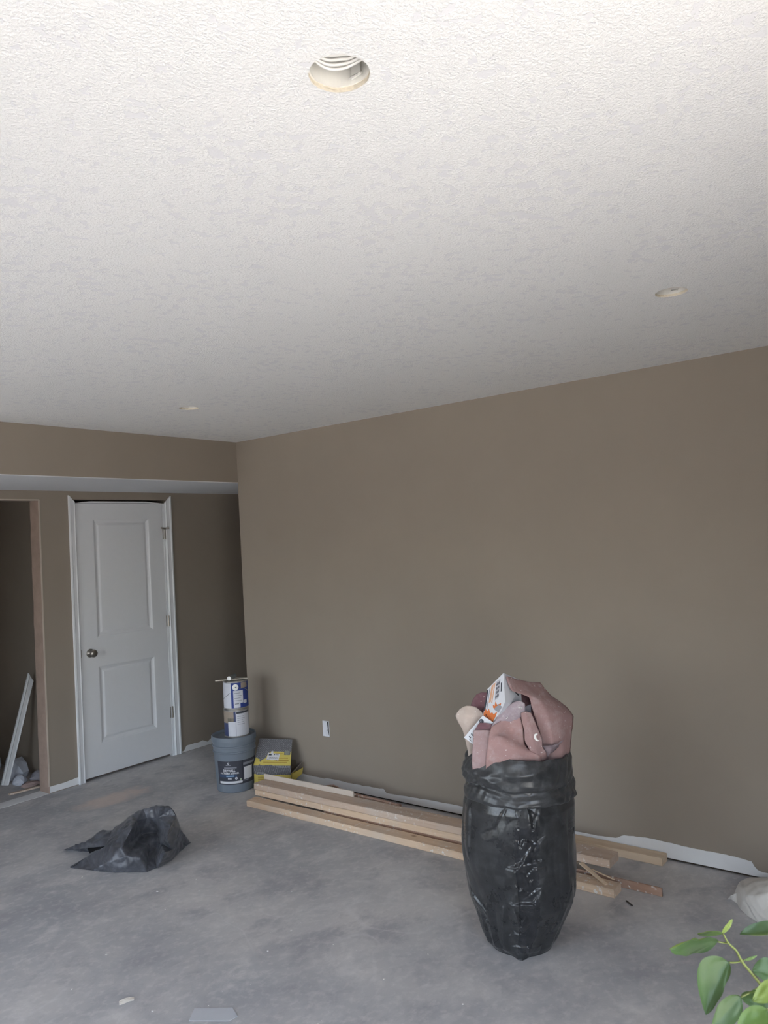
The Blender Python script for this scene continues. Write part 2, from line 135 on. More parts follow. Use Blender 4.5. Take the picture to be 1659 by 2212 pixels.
def plain(name, rgb, rough=0.7, spec=0.3, metal=0.0, var=0.08, vs=30):
    if name in MATS: return MATS[name]
    t = NT(name, rough, spec); c = S(rgb)
    lo = tuple(v*(1-var) for v in c); hi = tuple(min(1, v*(1+var)) for v in c)
    t.set('Base Color', t.mix(t.noise(vs, 4), lo, hi)); t.set('Metallic', metal)
    MATS[name] = t.m; return t.m

def obj(name, bm_or_me, m=None, parent=None, smooth=False, kind=None):
    if isinstance(bm_or_me, bmesh.types.BMesh):
        me = bpy.data.meshes.new(name); bmesh.ops.recalc_face_normals(bm_or_me, faces=bm_or_me.faces[:])
        bm_or_me.to_mesh(me); bm_or_me.free()
    else: me = bm_or_me
    o = bpy.data.objects.new(name, me); C.objects.link(o)
    for mm in (m if isinstance(m, (list, tuple)) else [m]):
        if mm: me.materials.append(mm)
    if smooth:
        for p in me.polygons: p.use_smooth = True
    if parent is not None:
        o.parent = parent
        o.matrix_parent_inverse = parent.matrix_world.inverted() if parent.type != 'EMPTY' else Matrix.Translation(-parent.location)
    if kind: o['kind'] = kind
    return o
def thing(name, label, cat, loc=(0,0,0), group=None):
    o = bpy.data.objects.new(name, None); C.objects.link(o); o.location = loc; o.empty_display_size = 0.05
    return tag(o, label, cat, group)
def tag(o, label, cat, group=None, kind=None):
    o['label'] = label; o['category'] = cat
    if group: o['group'] = group
    if kind: o['kind'] = kind
    return o
def sroot(name):
    o = bpy.data.objects.new(name, None); C.objects.link(o); o['kind'] = 'structure'; return o
def bx(bm, a, b):
    r = bmesh.ops.create_cube(bm, size=1.0)
    for v in r['verts']:
        v.co = V(((a[k]+b[k])/2 + v.co[k]*(b[k]-a[k]) for k in range(3)))
    return r['verts']
def box(a, b, bev=0.0, seg=1):
    bm = bmesh.new(); bx(bm, a, b)
    if bev: bmesh.ops.bevel(bm, geom=bm.edges[:], offset=bev, segments=seg, affect='EDGES')
    return bm
def boxes(*ab):
    bm = bmesh.new()
    for a, b in ab: bx(bm, a, b)
    return bm
def lathe(prof, n=48, c=(0,0,0), cap0=True, cap1=True):
    bm = bmesh.new(); rings = []
    for r, z in prof:
        rings.append([bm.verts.new((c[0]+r*math.cos(2*PI*i/n), c[1]+r*math.sin(2*PI*i/n), c[2]+z)) for i in range(n)])
    for a, b in zip(rings, rings[1:]):
        for i in range(n): bm.faces.new((a[i], a[(i+1) % n], b[(i+1) % n], b[i]))
    if cap0: bm.faces.new(rings[0][::-1])
    if cap1: bm.faces.new(rings[-1])
    return bm
def tube(pts, r, n=8, bm=None, taper=None):
    bm = bm or bmesh.new(); pts = [V(q) for q in pts]; rings = []
    prev = None
    for i, q in enumerate(pts):
        t = (pts[min(i+1, len(pts)-1)] - pts[max(i-1, 0)]).normalized()
        a = prev if prev else (V((0,0,1)) if abs(t.z) < .9 else V((1,0,0)))
        a = (a - t*a.dot(t)).normalized(); prev = a; b = t.cross(a)
        rr = r if not taper else r*(1+(taper-1)*i/(len(pts)-1))
        rings.append([bm.verts.new(q + rr*(a*math.cos(2*PI*k/n)+b*math.sin(2*PI*k/n))) for k in range(n)])
    for x, y in zip(rings, rings[1:]):
        for k in range(n): bm.faces.new((x[k], x[(k+1) % n], y[(k+1) % n], y[k]))
    bm.faces.new(rings[0][::-1]); bm.faces.new(rings[-1]); return bm
def spline(pts, k=6):
    pts = [V(q) for q in pts]; P = [2*pts[0]-pts[1]] + pts + [2*pts[-1]-pts[-2]]; out = []
    for i in range(1, len(P)-2):
        for j in range(k):
            t = j/k; a, b, c, d = P[i-1:i+3]
            out.append(0.5*((2*b)+(c-a)*t+(2*a-5*b+4*c-d)*t*t+(-a+3*b-3*c+d)*t**3))
    out.append(pts[-1]); return out
def ridged(p, s):
    return 1 - 2*abs(noise.noise(p*s))
def prism(poly, ext):
    bm = bmesh.new(); e = V(ext)
    a = [bm.verts.new(V(q)) for q in poly]; b = [bm.verts.new(V(q)+e) for q in poly]
    n = len(poly); bm.faces.new(a); bm.faces.new(b[::-1])
    for i in range(n): bm.faces.new((a[i], b[i], b[(i+1) % n], a[(i+1) % n]))
    return bm
def sheet(rows, sub=7, th=0.0015, crump=0.004, scale=14, seed=0, rag=0.0):
    """curved sheet of real thickness through a grid of points"""
    def sp(pts, k, w=.55):     # part spline, part straight: folds stay crisp
        a = spline(pts, k); pts = [V(q) for q in pts]; b = [pts[i]+(pts[i+1]-pts[i])*(j/k) for i in range(len(pts)-1) for j in range(k)]+[pts[-1]]
        return [p*w+q*(1-w) for p, q in zip(a, b)]
    R = [sp(r, sub) for r in rows]; cols = list(zip(*R)); G = list(zip(*[sp(c, sub) for c in cols]))
    bm = bmesh.new(); nr, nc = len(G), len(G[0]); off = V((seed*7.3, seed*3.1, seed*1.7))
    g = [[None]*nc for _ in range(nr)]; N = [[None]*nc for _ in range(nr)]
    for i in range(nr):
        for j in range(nc):
            du = G[i][min(j+1, nc-1)] - G[i][max(j-1, 0)]; dv = G[min(i+1, nr-1)][j] - G[max(i-1, 0)][j]
            n = du.cross(dv); n = n.normalized() if n.length > 1e-9 else V((0,0,1)); N[i][j] = n
            q = G[i][j] + off
            h = crump*(ridged(q, scale)*.7 + .4*ridged(q, scale*2.3) + .15*noise.noise(q*scale*6))
            p = G[i][j] + n*h
            if rag and (i in (0, nr-1) or j in (0, nc-1)): p = p + V((noise.noise(q*90), noise.noise(q*90+V((9,0,0))), noise.noise(q*90+V((0,9,0)))))*rag
            g[i][j] = p
    top = [[bm.verts.new(g[i][j]+N[i][j]*th/2) for j in range(nc)] for i in range(nr)]
    bot = [[bm.verts.new(g[i][j]-N[i][j]*th/2) for j in range(nc)] for i in range(nr)]
    for i in range(nr-1):
        for j in range(nc-1):
            bm.faces.new((top[i][j], top[i][j+1], top[i+1][j+1], top[i+1][j]))
            bm.faces.new((bot[i][j], bot[i+1][j], bot[i+1][j+1], bot[i][j+1]))
    for i in range(nr-1):
        for j in (0, nc-1): bm.faces.new((top[i][j], top[i+1][j], bot[i+1][j], bot[i][j]))
    for j in range(nc-1):
        for i in (0, nr-1): bm.faces.new((top[i][j], top[i][j+1], bot[i][j+1], bot[i][j]))
    return bm
def text_mesh(s, size, bold=0.0):
    cu = bpy.data.curves.new('lettering', 'FONT'); cu.body = s; cu.size = size; cu.align_x = 'CENTER'; cu.align_y = 'CENTER'
    cu.offset = bold; cu.resolution_u = 3
    o = bpy.data.objects.new('lettering', cu); C.objects.link(o)
    me = bpy.data.meshes.new_from_object(o.evaluated_get(bpy.context.evaluated_depsgraph_get()))
    bpy.data.objects.remove(o); bpy.data.curves.remove(cu); return me
def flat_text(name, s, size, o, ex, ey, m, parent, bold=0.0, width=None):
    """lettering on a plane: centre o, unit axes ex (reading direction) and ey (up)"""
    me = text_mesh(s, size, bold); ex = V(ex).normalized(); ey = V(ey).normalized(); o = V(o); k = 1.0
    if width:
        xs = [v.co.x for v in me.vertices]; k = width/(max(xs)-min(xs))
    for v in me.vertices: v.co = o + ex*v.co.x*k + ey*v.co.y
    return obj(name, me, m, parent)
def flat_poly(name, pts, m, parent, th=0.0006, n=None):
    pts = [V(q) for q in pts]
    if n is None: n = (pts[1]-pts[0]).cross(pts[-1]-pts[0]).normalized()
    return obj(name, prism(pts, V(n)*th), m, parent)
def tri(x):
    return 4*abs(x-math.floor(x+.5))-1
def crumpled(points, layout, outline, back, sub=3, amp=0.006, scale=16, seed=0, soft=.12):
    """crumpled film: creased triangles between hand-set points, folded finer, closed to the floor at the back"""
    P = [V(q) for q in points]
    es = [(outline[i], outline[(i+1) % len(outline)]) for i in range(len(outline))]
    vs, _, fs, ov, *_ = delaunay_2d_cdt([V(q) for q in layout], es, [], 1, 1e-4)
    bm = bmesh.new(); bv = []
    for k, v in enumerate(vs):
        src = P[ov[k][0]] if ov[k] else min(zip(layout, P), key=lambda q: (q[0][0]-v.x)**2+(q[0][1]-v.y)**2)[1]
        bv.append((bm.verts.new(src), ov[k][0] if ov[k] else -1))
    for f in fs: bm.faces.new([bv[i][0] for i in f])
    look = {o: v for v, o in bv}
    prev = None
    for o, bp in back:                       # the far side, falling to the floor
        cur = (look[o], bm.verts.new(bp))
        if prev:
            bm.faces.new((prev[0], cur[0], cur[1])); bm.faces.new((prev[0], cur[1], prev[1]))
        prev = cur
    bmesh.ops.recalc_face_normals(bm, faces=bm.faces[:])
    for _ in range(sub):
        bmesh.ops.subdivide_edges(bm, edges=bm.edges[:], cuts=1, use_grid_fill=True, smooth=0.0)
        bmesh.ops.smooth_vert(bm, verts=[v for v in bm.verts if not v.is_boundary], factor=soft, use_axis_x=True, use_axis_y=True, use_axis_z=True)
    bm.normal_update(); off = V((seed*3.7, seed*5.1, 0))
    for v in bm.verts:
        if v.is_boundary: v.co.z = max(v.co.z, 0.0015); continue
        q = v.co+off; n = noise.noise(q*5)
        h = amp*(ridged(q, scale) + .5*tri(q.x*scale*.9+q.z*scale*.7+3*n) + .35*tri(q.y*scale*1.1-q.z*scale+4*n))
        v.co += v.normal*h; v.co.z = max(v.co.z, 0.0015)
    return bm

# ------------------------------------------------------------------ setting materials
def m_ceiling():
    t = NT('ceiling_texture', 0.9, 0.15)
    mp = t.mapping((1, 1, 1), (0, 0, 0.2))
    big = t.math('ADD', t.noise(29, 4, 0.62, 0.4, src=mp), t.math('MULTIPLY', t.math('SUBTRACT', t.noise(2.4, 2), .5), .26))
    patch = t.ramp(big, 0.575, 0.60)                       # smooth knocked-down islands
    grain = t.noise(150, 4, 0.6, 0.3, src=mp)
    gr = t.ramp(grain, 0.40, 0.62)
    h = t.math('MULTIPLY', gr, t.math('SUBTRACT', 1.0, patch))
    h2 = t.math('ADD', h, t.math('MULTIPLY', t.noise(230, 2), .25))
    t.set('Base Color', t.mix(patch, S((234, 234, 233)), S((223, 223, 225))))
    t.bump(h2, 0.42, 0.0045)
    return t.m
def m_wall():
    t = NT('taupe_wall_paint', 0.75, 0.2)
    c = t.mix(t.noise(3.0, 4), S((138, 128, 117)), S((146, 136, 125)))
    t.set('Base Color', c)
    t.bump(t.noise(160, 3), 0.08, 0.002)
    return t.m
def m_floor():
    t = NT('dusty_concrete', 0.72, 0.25)
    a = t.mapping((1.0, 1.2, 1), (0, 0, 0.9))
    n1 = t.noise(1.0, 5, 0.6, 0.2, src=a)
    n2 = t.noise(3.6, 8, 0.66, 0.25, src=a)
    n3 = t.noise(26, 5, 0.6, src=a)
    c = t.mix(t.ramp(n1, 0.34, 0.68), S((162, 163, 166)), S((196, 193, 191)))
    c = t.mix(t.ramp(n2, 0.36, 0.50, (.75,)*3, (0,)*3), c, S((153, 152, 156)))
    c = t.mix(t.ramp(n2, 0.55, 0.72, (0,)*3, (.65,)*3), c, S((215, 211, 208)))
    c = t.mix(t.math('MULTIPLY', t.ramp(n3, 0.5, 0.75), .35), c, S((223, 219, 215)))
    # thin pale scuffs and trowel arcs
    st = t.noise(1.6, 1, 0.4, 0.9, src=a); sc = t.math('ABSOLUTE', t.math('SUBTRACT', st, 0.5))
    c = t.mix(t.math('MULTIPLY', t.ramp(sc, 0.001, 0.012, (.16,)*3, (0,)*3), t.ramp(n1, .45, .6)), c, S((230, 228, 229)))
    # sawdust smear in front of the hall door
    g = t.n.new('ShaderNodeMapping'); g.inputs['Location'].default_value = (.89*3.2, -.42*7, 0); g.inputs['Scale'].default_value = (3.2, 7, 1)
    t.l.new(t.co, g.inputs[0]); ln = t.n.new('ShaderNodeVectorMath'); ln.operation = 'LENGTH'; t.l.new(g.outputs[0], ln.inputs[0])
    dd = t.math('ADD', ln.outputs['Value'], t.math('MULTIPLY', t.math('SUBTRACT', n2, .5), 2.2))
    c = t.mix(t.ramp(dd, 0.5, 1.1, (.55,)*3, (0,)*3), c, S((226, 204, 190)))
    # fine pale specks
    sp = t.ramp(t.voronoi(38), 0.035, 0.05, (1,)*3, (0,)*3)
    c = t.mix(t.math('MULTIPLY', sp, t.ramp(n2, .5, .6)), c, S((236, 236, 236)))
    t.set('Base Color', c)
    t.set('Roughness', t.ramp(n2, .3, .8, (.62,)*3, (.85,)*3))
    t.bump(t.math('ADD', n3, t.noise(120, 3)), 0.12, 0.003)
    return t.m
M_CEIL, M_WALL, M_FLOOR = m_ceiling(), m_wall(), m_floor()
M_PRIMER = plain('white_primer', (216, 217, 218), .85, .2, var=.05, vs=9)
M_DOORW = plain('white_door_paint', (214, 216, 219), .45, .35, var=.02)
M_RAW = plain('raw_pink_drywall_edge', (152, 133, 122), .9, .1, var=.25, vs=14)
M_SOFFIT = plain('white_soffit_paint', (214, 216, 220), .85, .2, var=.02)
M_GAPSHADE = plain('gap_shade_bottom_plate', (70, 62, 55), .9, .1, var=.4, vs=40)  # plate darkened to paint the shade in the gap under the wall
D_ = 0.919; H = 2.44; SF = 2.1356

# ------------------------------------------------------------------ setting
def grid_floor():
    bm = bmesh.new()
    bx(bm, (-6.0, -4.9, -0.1), (1.3, 2.5, 0.0)); return bm
obj('floor', grid_floor(), M_FLOOR, kind='structure')
# ceiling with three round cut-outs for downlights
HOLES = [(-2.840, -3.528), (-1.163, -3.558), (-1.146, -0.926)]; RH = 0.052
def ceiling_mesh():
    bm = bmesh.new(); q = 0.1; n = 40
    xs = sorted({-6.0, 1.3} | {round(h[0]-q, 4) for h in HOLES} | {round(h[0]+q, 4) for h in HOLES})
    ys = sorted({-4.9, 2.5} | {round(h[1]-q, 4) for h in HOLES} | {round(h[1]+q, 4) for h in HOLES})
    cells = [(a, b, c, d) for a, b in zip(xs, xs[1:]) for c, d in zip(ys, ys[1:])]
    for a, b, c, d in cells:
        hs = [h for h in HOLES if a < h[0] < b and c < h[1] < d]
        if not hs or b-a > .3 or d-c > .3:
            if hs:      # cell holds a hole but is wider than its patch: cut it down
                pass
        if not hs:
            bm.faces.new([bm.verts.new(p) for p in ((a, c, H), (b, c, H), (b, d, H), (a, d, H))]); continue
        hx, hy = hs[0]; inner, outer = [], []
        for i in range(n):
            t = 2*PI*i/n; cx, cy = math.cos(t), math.sin(t)
            k = min(((b-hx) if cx > 0 else (a-hx))/cx if abs(cx) > 1e-6 else 1e9, ((d-hy) if cy > 0 else (c-hy))/cy if abs(cy) > 1e-6 else 1e9)
            outer.append((hx+cx*k, hy+cy*k)); jit = RH*(1+.02*noise.noise(V((cx*6, cy*6, hx))))
            inner.append((hx+cx*jit, hy+cy*jit))
        # exact corners
        iv = [bm.verts.new((x, y, H)) for x, y in inner]; ov = [bm.verts.new((x, y, H)) for x, y in outer]
        for cx, cy in ((a, c), (b, c), (b, d), (a, d)):
            j = min(range(n), key=lambda i: (outer[i][0]-cx)**2+(outer[i][1]-cy)**2); ov[j].co = (cx, cy, H)
        for i in range(n): bm.faces.new((iv[i], iv[(i+1) % n], ov[(i+1) % n], ov[i]))
        up = [bm.verts.new((v.co.x, v.co.y, H+.0135)) for v in iv]
    bmesh.ops.remove_doubles(bm, verts=bm.verts[:], dist=1e-4)
    for f in bm.faces:
        f.normal_update()
        if f.normal.z > 0: f.normal_flip()
    me = bpy.data.meshes.new('ceiling'); bm.to_mesh(me); bm.free(); return me
ceil = obj('ceiling', ceiling_mesh(), M_CEIL, kind='structure')
M_CUT = plain('cut_gypsum_edge', (208, 199, 182), .95, .1, var=.22, vs=140)
for k, (hx, hy) in enumerate(HOLES):
    bm = bmesh.new(); n = 60; rows = []
    for j in range(4):
        ring = []
        for i in range(n):
            t = 2*PI*i/n; r = RH*(1+.02*noise.noise(V((math.cos(t)*6, math.sin(t)*6, hx))))
            q = V((math.cos(t)*40, math.sin(t)*40, j*3+k*9)); r += .0016*noise.noise(q) if j else .0015
            zz = H - .0015*abs(noise.noise(q*1.7+V((3, 1, 2)))) if j == 0 else H + .0032*j
            ring.append(bm.verts.new((hx+r*math.cos(t), hy+r*math.sin(t), zz)))
        rows.append(ring)
    for a, b in zip(rows, rows[1:]):
        for i in range(n): bm.faces.new((a[i], b[i], b[(i+1) % n], a[(i+1) % n]))
    obj('cut_edge', bm, M_CUT, ceil)
obj('ceiling.001', boxes(((-6, -4.9, H+.2), (1.3, 2.5, H+.3))), M_SOFFIT, kind='structure')

wr = obj('wall_right', boxes(((0, -4.9, .012), (.12, 0, H+.1))), M_WALL, kind='structure')
obj('bottom_plate', boxes(((.013, -4.9, 0), (.1, -.02, .012))), M_GAPSHADE, wr)
def primer(prof, place, name, parent, seed, z0=.0125, step=.012, jag=.004, th=.0012):
    """strip of bare primer with a ragged painted-over top edge; prof = [(s, height)]"""
    s0, s1 = prof[0][0], prof[-1][0]; n = int(abs(s1-s0)/step); lo, hi = [], []
    for i in range(n+1):
        s = s0+(s1-s0)*i/n
        for (a, ha), (b, hb) in zip(prof, prof[1:]):
            if min(a, b)-1e-9 <= s <= max(a, b)+1e-9:
                t = (s-a)/(b-a) if b != a else 0; h = ha+(hb-ha)*t; break
        h += jag*noise.noise(V((s*9, seed, 0))) + jag*.6*noise.noise(V((s*37, seed, 4)))
        lo.append((s, z0)); hi.append((s, max(h, z0+.003)))
    bm = bmesh.new()
    L0 = [bm.verts.new(place(s, h, 0)) for s, h in lo]; H0 = [bm.verts.new(place(s, h, 0)) for s, h in hi]
    L1 = [bm.verts.new(place(s, h, th)) for s, h in lo]; H1 = [bm.verts.new(place(s, h, th)) for s, h in hi]
    for i in range(n):
        bm.faces.new((L1[i], L1[i+1], H1[i+1], H1[i])); bm.faces.new((H1[i], H1[i+1], H0[i+1], H0[i])); bm.faces.new((L1[i], L1[i+1], L0[i+1], L0[i]))
    o = obj(name, bm, M_PRIMER, parent); o['label'] = 'bare white primer strip along the wall foot'; return o
primer([(-.02, .03), (-.25, .05), (-.46, .064), (-.73, .058), (-.76, .066), (-1.0, .064), (-1.247, .068), (-1.26, .045), (-1.5, .055), (-1.82, .061), (-2.2, .055), (-2.556, .05), (-2.70, .052), (-2.76, .058), (-2.80, .08), (-2.927, .091), (-3.15, .083), (-3.3, .085), (-3.408, .078), (-3.42, .045), (-3.46, .036), (-3.9, .04), (-4.7, .05)],
       lambda s, h, t: V((-t, s, h)), 'primer_strip', wr, 2)

# dropped header over the hall with its white underside
wh = obj('wall_header', boxes(((-6, 0, SF+.004), (1.3, D_+.15, H+.1))), M_WALL, kind='structure')
obj('soffit', boxes(((-6, .002, SF), (1.3, D_, SF+.004))), M_SOFFIT, wh)
# hall wall with door and closet openings
OX0, OX1, DX0, DX1, OT = -1.98, -1.05, -.80, .03, 2.068
y0, y1 = D_, D_+.125
wb = obj('wall_back', boxes(((-6, y0, 0), (OX0, y1, SF)), ((OX1, y0, 0), (DX0, y1, SF)), ((DX1, y0, 0), (1.3, y1, SF)),
    ((OX0, y0, OT), (OX1, y1, SF)), ((DX0, y0, 2.075), (DX1, y1, SF))), M_WALL, kind='structure')
primer([(-1.05, .048), (-.95, .05), (-.83, .055)], lambda s, h, t: V((s, D_-t, h)), 'primer_strip', wb, 5, z0=.006)
primer([(.06, .012), (.10, .016), (.12, .05), (.3, .045), (.34, .03), (.37, .05), (.6, .05), (1.2, .04)], lambda s, h, t: V((s, D_-t, h)), 'primer_strip', wb, 6, z0=.003, jag=.012)
# raw jamb of the closet opening
def jamb_strip():
    bm = bmesh.new(); n = 90; rows = []
    for i in range(n+1):
        z = OT*i/n; e = .006*noise.noise(V((z*7, 1, 0)))+.004*noise.noise(V((z*31, 2, 0)))
        e2 = .003*noise.noise(V((z*13, 7, 0)))
        rows.append([bm.verts.new((OX1-.001, y0-.001, z)), bm.verts.new((OX1-.004, y0+.004, z)), bm.verts.new((OX1-.004+e2, y0+.06, z)), bm.verts.new((OX1-.005+e2, y1+e, z)), bm.verts.new((OX1+.02, y1+e, z))])
    for a, b in zip(rows, rows[1:]):
        for k in range(4): bm.faces.new((a[k], a[k+1], b[k+1], b[k]))
    return bm
obj('trim_1', jamb_strip(), M_RAW, kind='structure')
M_BEAD = plain('pale_corner_bead', (178, 166, 154), .8, .2, var=.1, vs=20)
obj('trim_2', boxes(((OX1-.006, y0-.003, .05), (OX1+.003, y0+.004, OT)), ((OX0, y0-.002, OT-.004), (OX1, y0+.004, OT+.006))), M_BEAD, kind='structure')
# painted threshold strip across the opening
def thresh():
    bm = bmesh.new(); n = 60; A, B_ = [], []
    for i in range(n+1):
        x = OX0+(OX1+.02-OX0)*i/n
        a = .925+.008*noise.noise(V((x*11, 0, 0))); b = 1.045+.008*noise.noise(V((x*9, 5, 0)))
        A.append(bm.verts.new((x, a, .0015))); B_.append(bm.verts.new((x, b, .0015)))
    for i in range(n): bm.faces.new((A[i], A[i+1], B_[i+1], B_[i]))
    r = bmesh.ops.extrude_face_region(bm, geom=bm.faces[:])
    for v in r['geom']:
        if isinstance(v, bmesh.types.BMVert): v.co.z = 0
    return bm
obj('trim_3', thresh(), M_PRIMER, kind='structure')
# closet behind the opening and the closing walls of the house
obj('wall_closet', boxes(((-.85, y1, 0), (-.81, 2.2, H)), ((-2.3, 2.1, 0), (-.81, 2.2, H)), ((-2.4, y1, 0), (-2.3, 2.2, H)), ((-2.4, y1, H-.02), (-.81, 2.2, H))), M_WALL, kind='structure')
LW0, LW1 = -2.8, -0.5      # wide unseen window added in the left wall to light the room's depth
obj('wall_left', boxes(((-6.1, -4.9, 0), (-6, LW0, H+.1)), ((-6.1, LW1, 0), (-6, .02, H+.1)), ((-6.1, .88, 0), (-6, 2.5, H+.1)), ((-6.1, .02, 2.06), (-6, .88, H+.1)), ((-6.1, LW0, 0), (-6, LW1, .5)), ((-6.1, LW0, 2.1), (-6, LW1, H+.1))), M_WALL, kind='structure')  # includes an unseen hall-end opening added to light the soffit and far floor
obj('added_window_1', boxes(((-6.09, LW0, .5), (-6.03, LW0+.05, 2.1)), ((-6.09, LW1-.05, .5), (-6.03, LW1, 2.1)), ((-6.09, LW0, .5), (-6.03, LW1, .55)), ((-6.09, LW0, 2.05), (-6.03, LW1, 2.1)), ((-6.09, (LW0+LW1)/2-.03, .5), (-6.03, (LW0+LW1)/2+.03, 2.1))), M_DOORW, kind='structure')
obj('wall_rear', boxes(((-6, 2.4, 0), (1.3, 2.5, H+.1))), M_WALL, kind='structure')
obj('wall_alcove', boxes(((1.2, -.12, 0), (1.3, 2.5, H+.1)), ((.12, -.12, 0), (1.2, 0, H+.1))), M_WALL, kind='structure')
PX0, PX1 = -4.5, -2.6
obj('wall_front', boxes(((-6, -4.9, 0), (PX0, -4.75, H+.1)), ((PX1, -4.9, 0), (0, -4.75, H+.1)), ((PX0, -4.9, 2.08), (PX1, -4.75, H+.1))), M_WALL, kind='structure')
po.location = ((PX0+PX1)/2, -4.76, 1.04); pl_.size = PX1-PX0
t = NT('sunlit_patio_concrete', .9, .1); t.set('Base Color', t.mix(t.noise(2.0, 5), S((196, 190, 178)), S((214, 208, 196))))
obj('floor_patio', boxes(((-30, -30, -.3), (30, 30, -.11))), t.m, kind='structure')

# ------------------------------------------------------------------ hall door
dr = sroot('door_1'); dr.location = (-.39, D_, 0)
def slab():
    bm = bmesh.new(); x0, x1, z0, z1, yf, yb = -.772, -.013, .021, 2.046, D_+.006, D_+.041
    def ring(xa, xb, za, zb, y): return [bm.verts.new((xa, y, za)), bm.verts.new((xb, y, za)), bm.verts.new((xb, y, zb)), bm.verts.new((xa, y, zb))]
    def link(a, b):
        for i in range(4): bm.faces.new((a[i], a[(i+1) % 4], b[(i+1) % 4], b[i]))
    panels = [(-.636, -.142, .250, .824), (-.636, -.142, 1.034, 1.927)]
    zs = [z0, .250, .824, 1.034, 1.927, z1]; xs = [x0, -.636, -.142, x1]
    gv = {(i, j): bm.verts.new((x, yf, z)) for i, x in enumerate(xs) for j, z in enumerate(zs)}
    for i in range(3):
        for j in range(5):
            if i == 1 and j in (1, 3):
                a = [gv[(1, j)], gv[(2, j)], gv[(2, j+1)], gv[(1, j+1)]]
                xa, xb, za, zb = xs[1], xs[2], zs[j], zs[j+1]
                for ins, dy in ((.006, .001), (.012, .005), (.026, .011), (.034, .011), (.046, .006), (.052, .005)):
                    b = ring(xa+ins, xb-ins, za+ins, zb-ins, yf+dy); link(a, b); a = b
                bm.faces.new(a)
            else: bm.faces.new((gv[(i, j)], gv[(i+1, j)], gv[(i+1, j+1)], gv[(i, j+1)]))
    f = ring(x0, x1, z0, z1, yf); b = ring(x0, x1, z0, z1, yb); link(f, b); bm.faces.new(b)
    bmesh.ops.remove_doubles(bm, verts=bm.verts[:], dist=1e-5)
    return bm
sl_ = obj('door_leaf', slab(), M_DOORW, dr)
def casing(x_out, x_in, z_out, z_in):
    bm = bmesh.new(); s = 1 if x_in > x_out else -1
    prof = [(0, 0), (0, .017), (.18, .018), (.30, .013), (.72, .011), (.86, .014), (1, .008), (1, 0)]
    lo, hi = [], []
    for u, dpt in prof:
        x = x_out+(x_in-x_out)*u; zz = z_out+(z_in-z_out)*u
        lo.append(bm.verts.new((x, D_-dpt, .002))); hi.append(bm.verts.new((x, D_-dpt, zz)))
    for i in range(len(prof)-1): bm.faces.new((lo[i], lo[i+1], hi[i+1], hi[i]))
    bm.faces.new(lo[::-1]); bm.faces.new(hi); return bm
obj('casing', casing(-.833, -.780, 2.104, 2.052), M_DOORW, dr)
obj('casing', casing(.062, .006, 2.108, 2.054), M_DOORW, dr)
obj('jamb', boxes(((-.797, D_+.001, 0), (-.775, D_+.12, 2.05))), M_DOORW, dr)
obj('jamb', boxes(((-.010, D_+.001, 0), (.012, D_+.12, 2.05))), M_DOORW, dr)
def headj():
    bm = bmesh.new(); n = 30; lo, hi = [], []
    for i in range(n+1):
        x = -.775+.765*i/n; t = i/n; top = 2.049+.013*min(1, t*7, (1-t)*5)
        lo.append((x, 2.0485)); hi.append((x, top))
    for k in range(n):
        vs = [bm.verts.new(q) for q in ((lo[k][0], D_-.002, lo[k][1]), (lo[k+1][0], D_-.002, lo[k+1][1]), (hi[k+1][0], D_-.002, hi[k+1][1]), (hi[k][0], D_-.002, hi[k][1]))]
        bm.faces.new(vs)
    bmesh.ops.remove_doubles(bm, verts=bm.verts[:], dist=1e-5)
    r = bmesh.ops.extrude_face_region(bm, geom=bm.faces[:])
    for v in r['geom']:
        if isinstance(v, bmesh.types.BMVert): v.co.y = D_+.10
    return bm
obj('head_jamb', headj(), M_DOORW, dr)
def crack():
    bm = bmesh.new(); n = 36; lo, hi = [], []
    for i in range(n+1):
        x = -.70+.56*i/n; m_ = min(1, i/5, (n-i)/5)
        lo.append(bm.verts.new((x, D_-.0012, 2.0615))); hi.append(bm.verts.new((x, D_-.0012, 2.0625+m_*(.006+.004*noise.noise(V((x*14, 0, 0)))))))
    for i in range(n): bm.faces.new((lo[i], lo[i+1], hi[i+1], hi[i]))
    r = bmesh.ops.extrude_face_region(bm, geom=bm.faces[:])
    for v in r['geom']:
        if isinstance(v, bmesh.types.BMVert): v.co.y = D_+.02
    return bm
obj('head_gap_shade', crack(), plain('crack_shade_tone', (52, 46, 42), .95, .05), dr)['label'] = 'dark ragged strip painted as shade in the gap above the door'  # solid dark strip, the gap's shade put into its colour
obj('under_door_shade', boxes(((-.775, D_+.045, 0), (-.011, D_+.1, .019))), plain('under_door_shade_tone', (112, 102, 96), .95, .05), dr)['label'] = 'block coloured as the shade under the door'  # solid block, shade below the door put into its colour
M_NICK = plain('brushed_nickel', (150, 145, 138), .32, .5, metal=1.0, var=.1)
def rev(prof, base, axis=V((0, -1, 0)), n=28):
    bm = lathe(prof, n); q = V((0, 0, 1)).rotation_difference(axis).to_matrix().to_4x4(); q.translation = V(base)
    bmesh.ops.transform(bm, matrix=q, verts=bm.verts[:]); return bm
kn = obj('door_knob', rev([(.030, 0), (.032, .004), (.029, .009), (.014, .012), (.0125, .030), (.020, .036), (.027, .044), (.029, .053), (.025, .062), (.012, .067)], (-.700, D_+.006, .930)), M_NICK, sl_, smooth=True)
obj('latch_plate', boxes(((-.7745, D_+.0, .905), (-.7715, D_+.02, .965))), M_NICK, sl_)
def hinge(z):
    h = obj('hinge', tube([(-.002, D_-.004, z-.045), (-.002, D_-.004, z+.045)], .0065, 10), M_NICK, dr)
    obj('hinge_plate', boxes(((-.018, D_+.0035, z-.045), (-.004, D_+.0065, z+.045)), ((-.001, D_-.0015, z-.045), (.010, D_+.001, z+.045))), M_NICK, h); return h
for z in (1.089, .351): hinge(z)
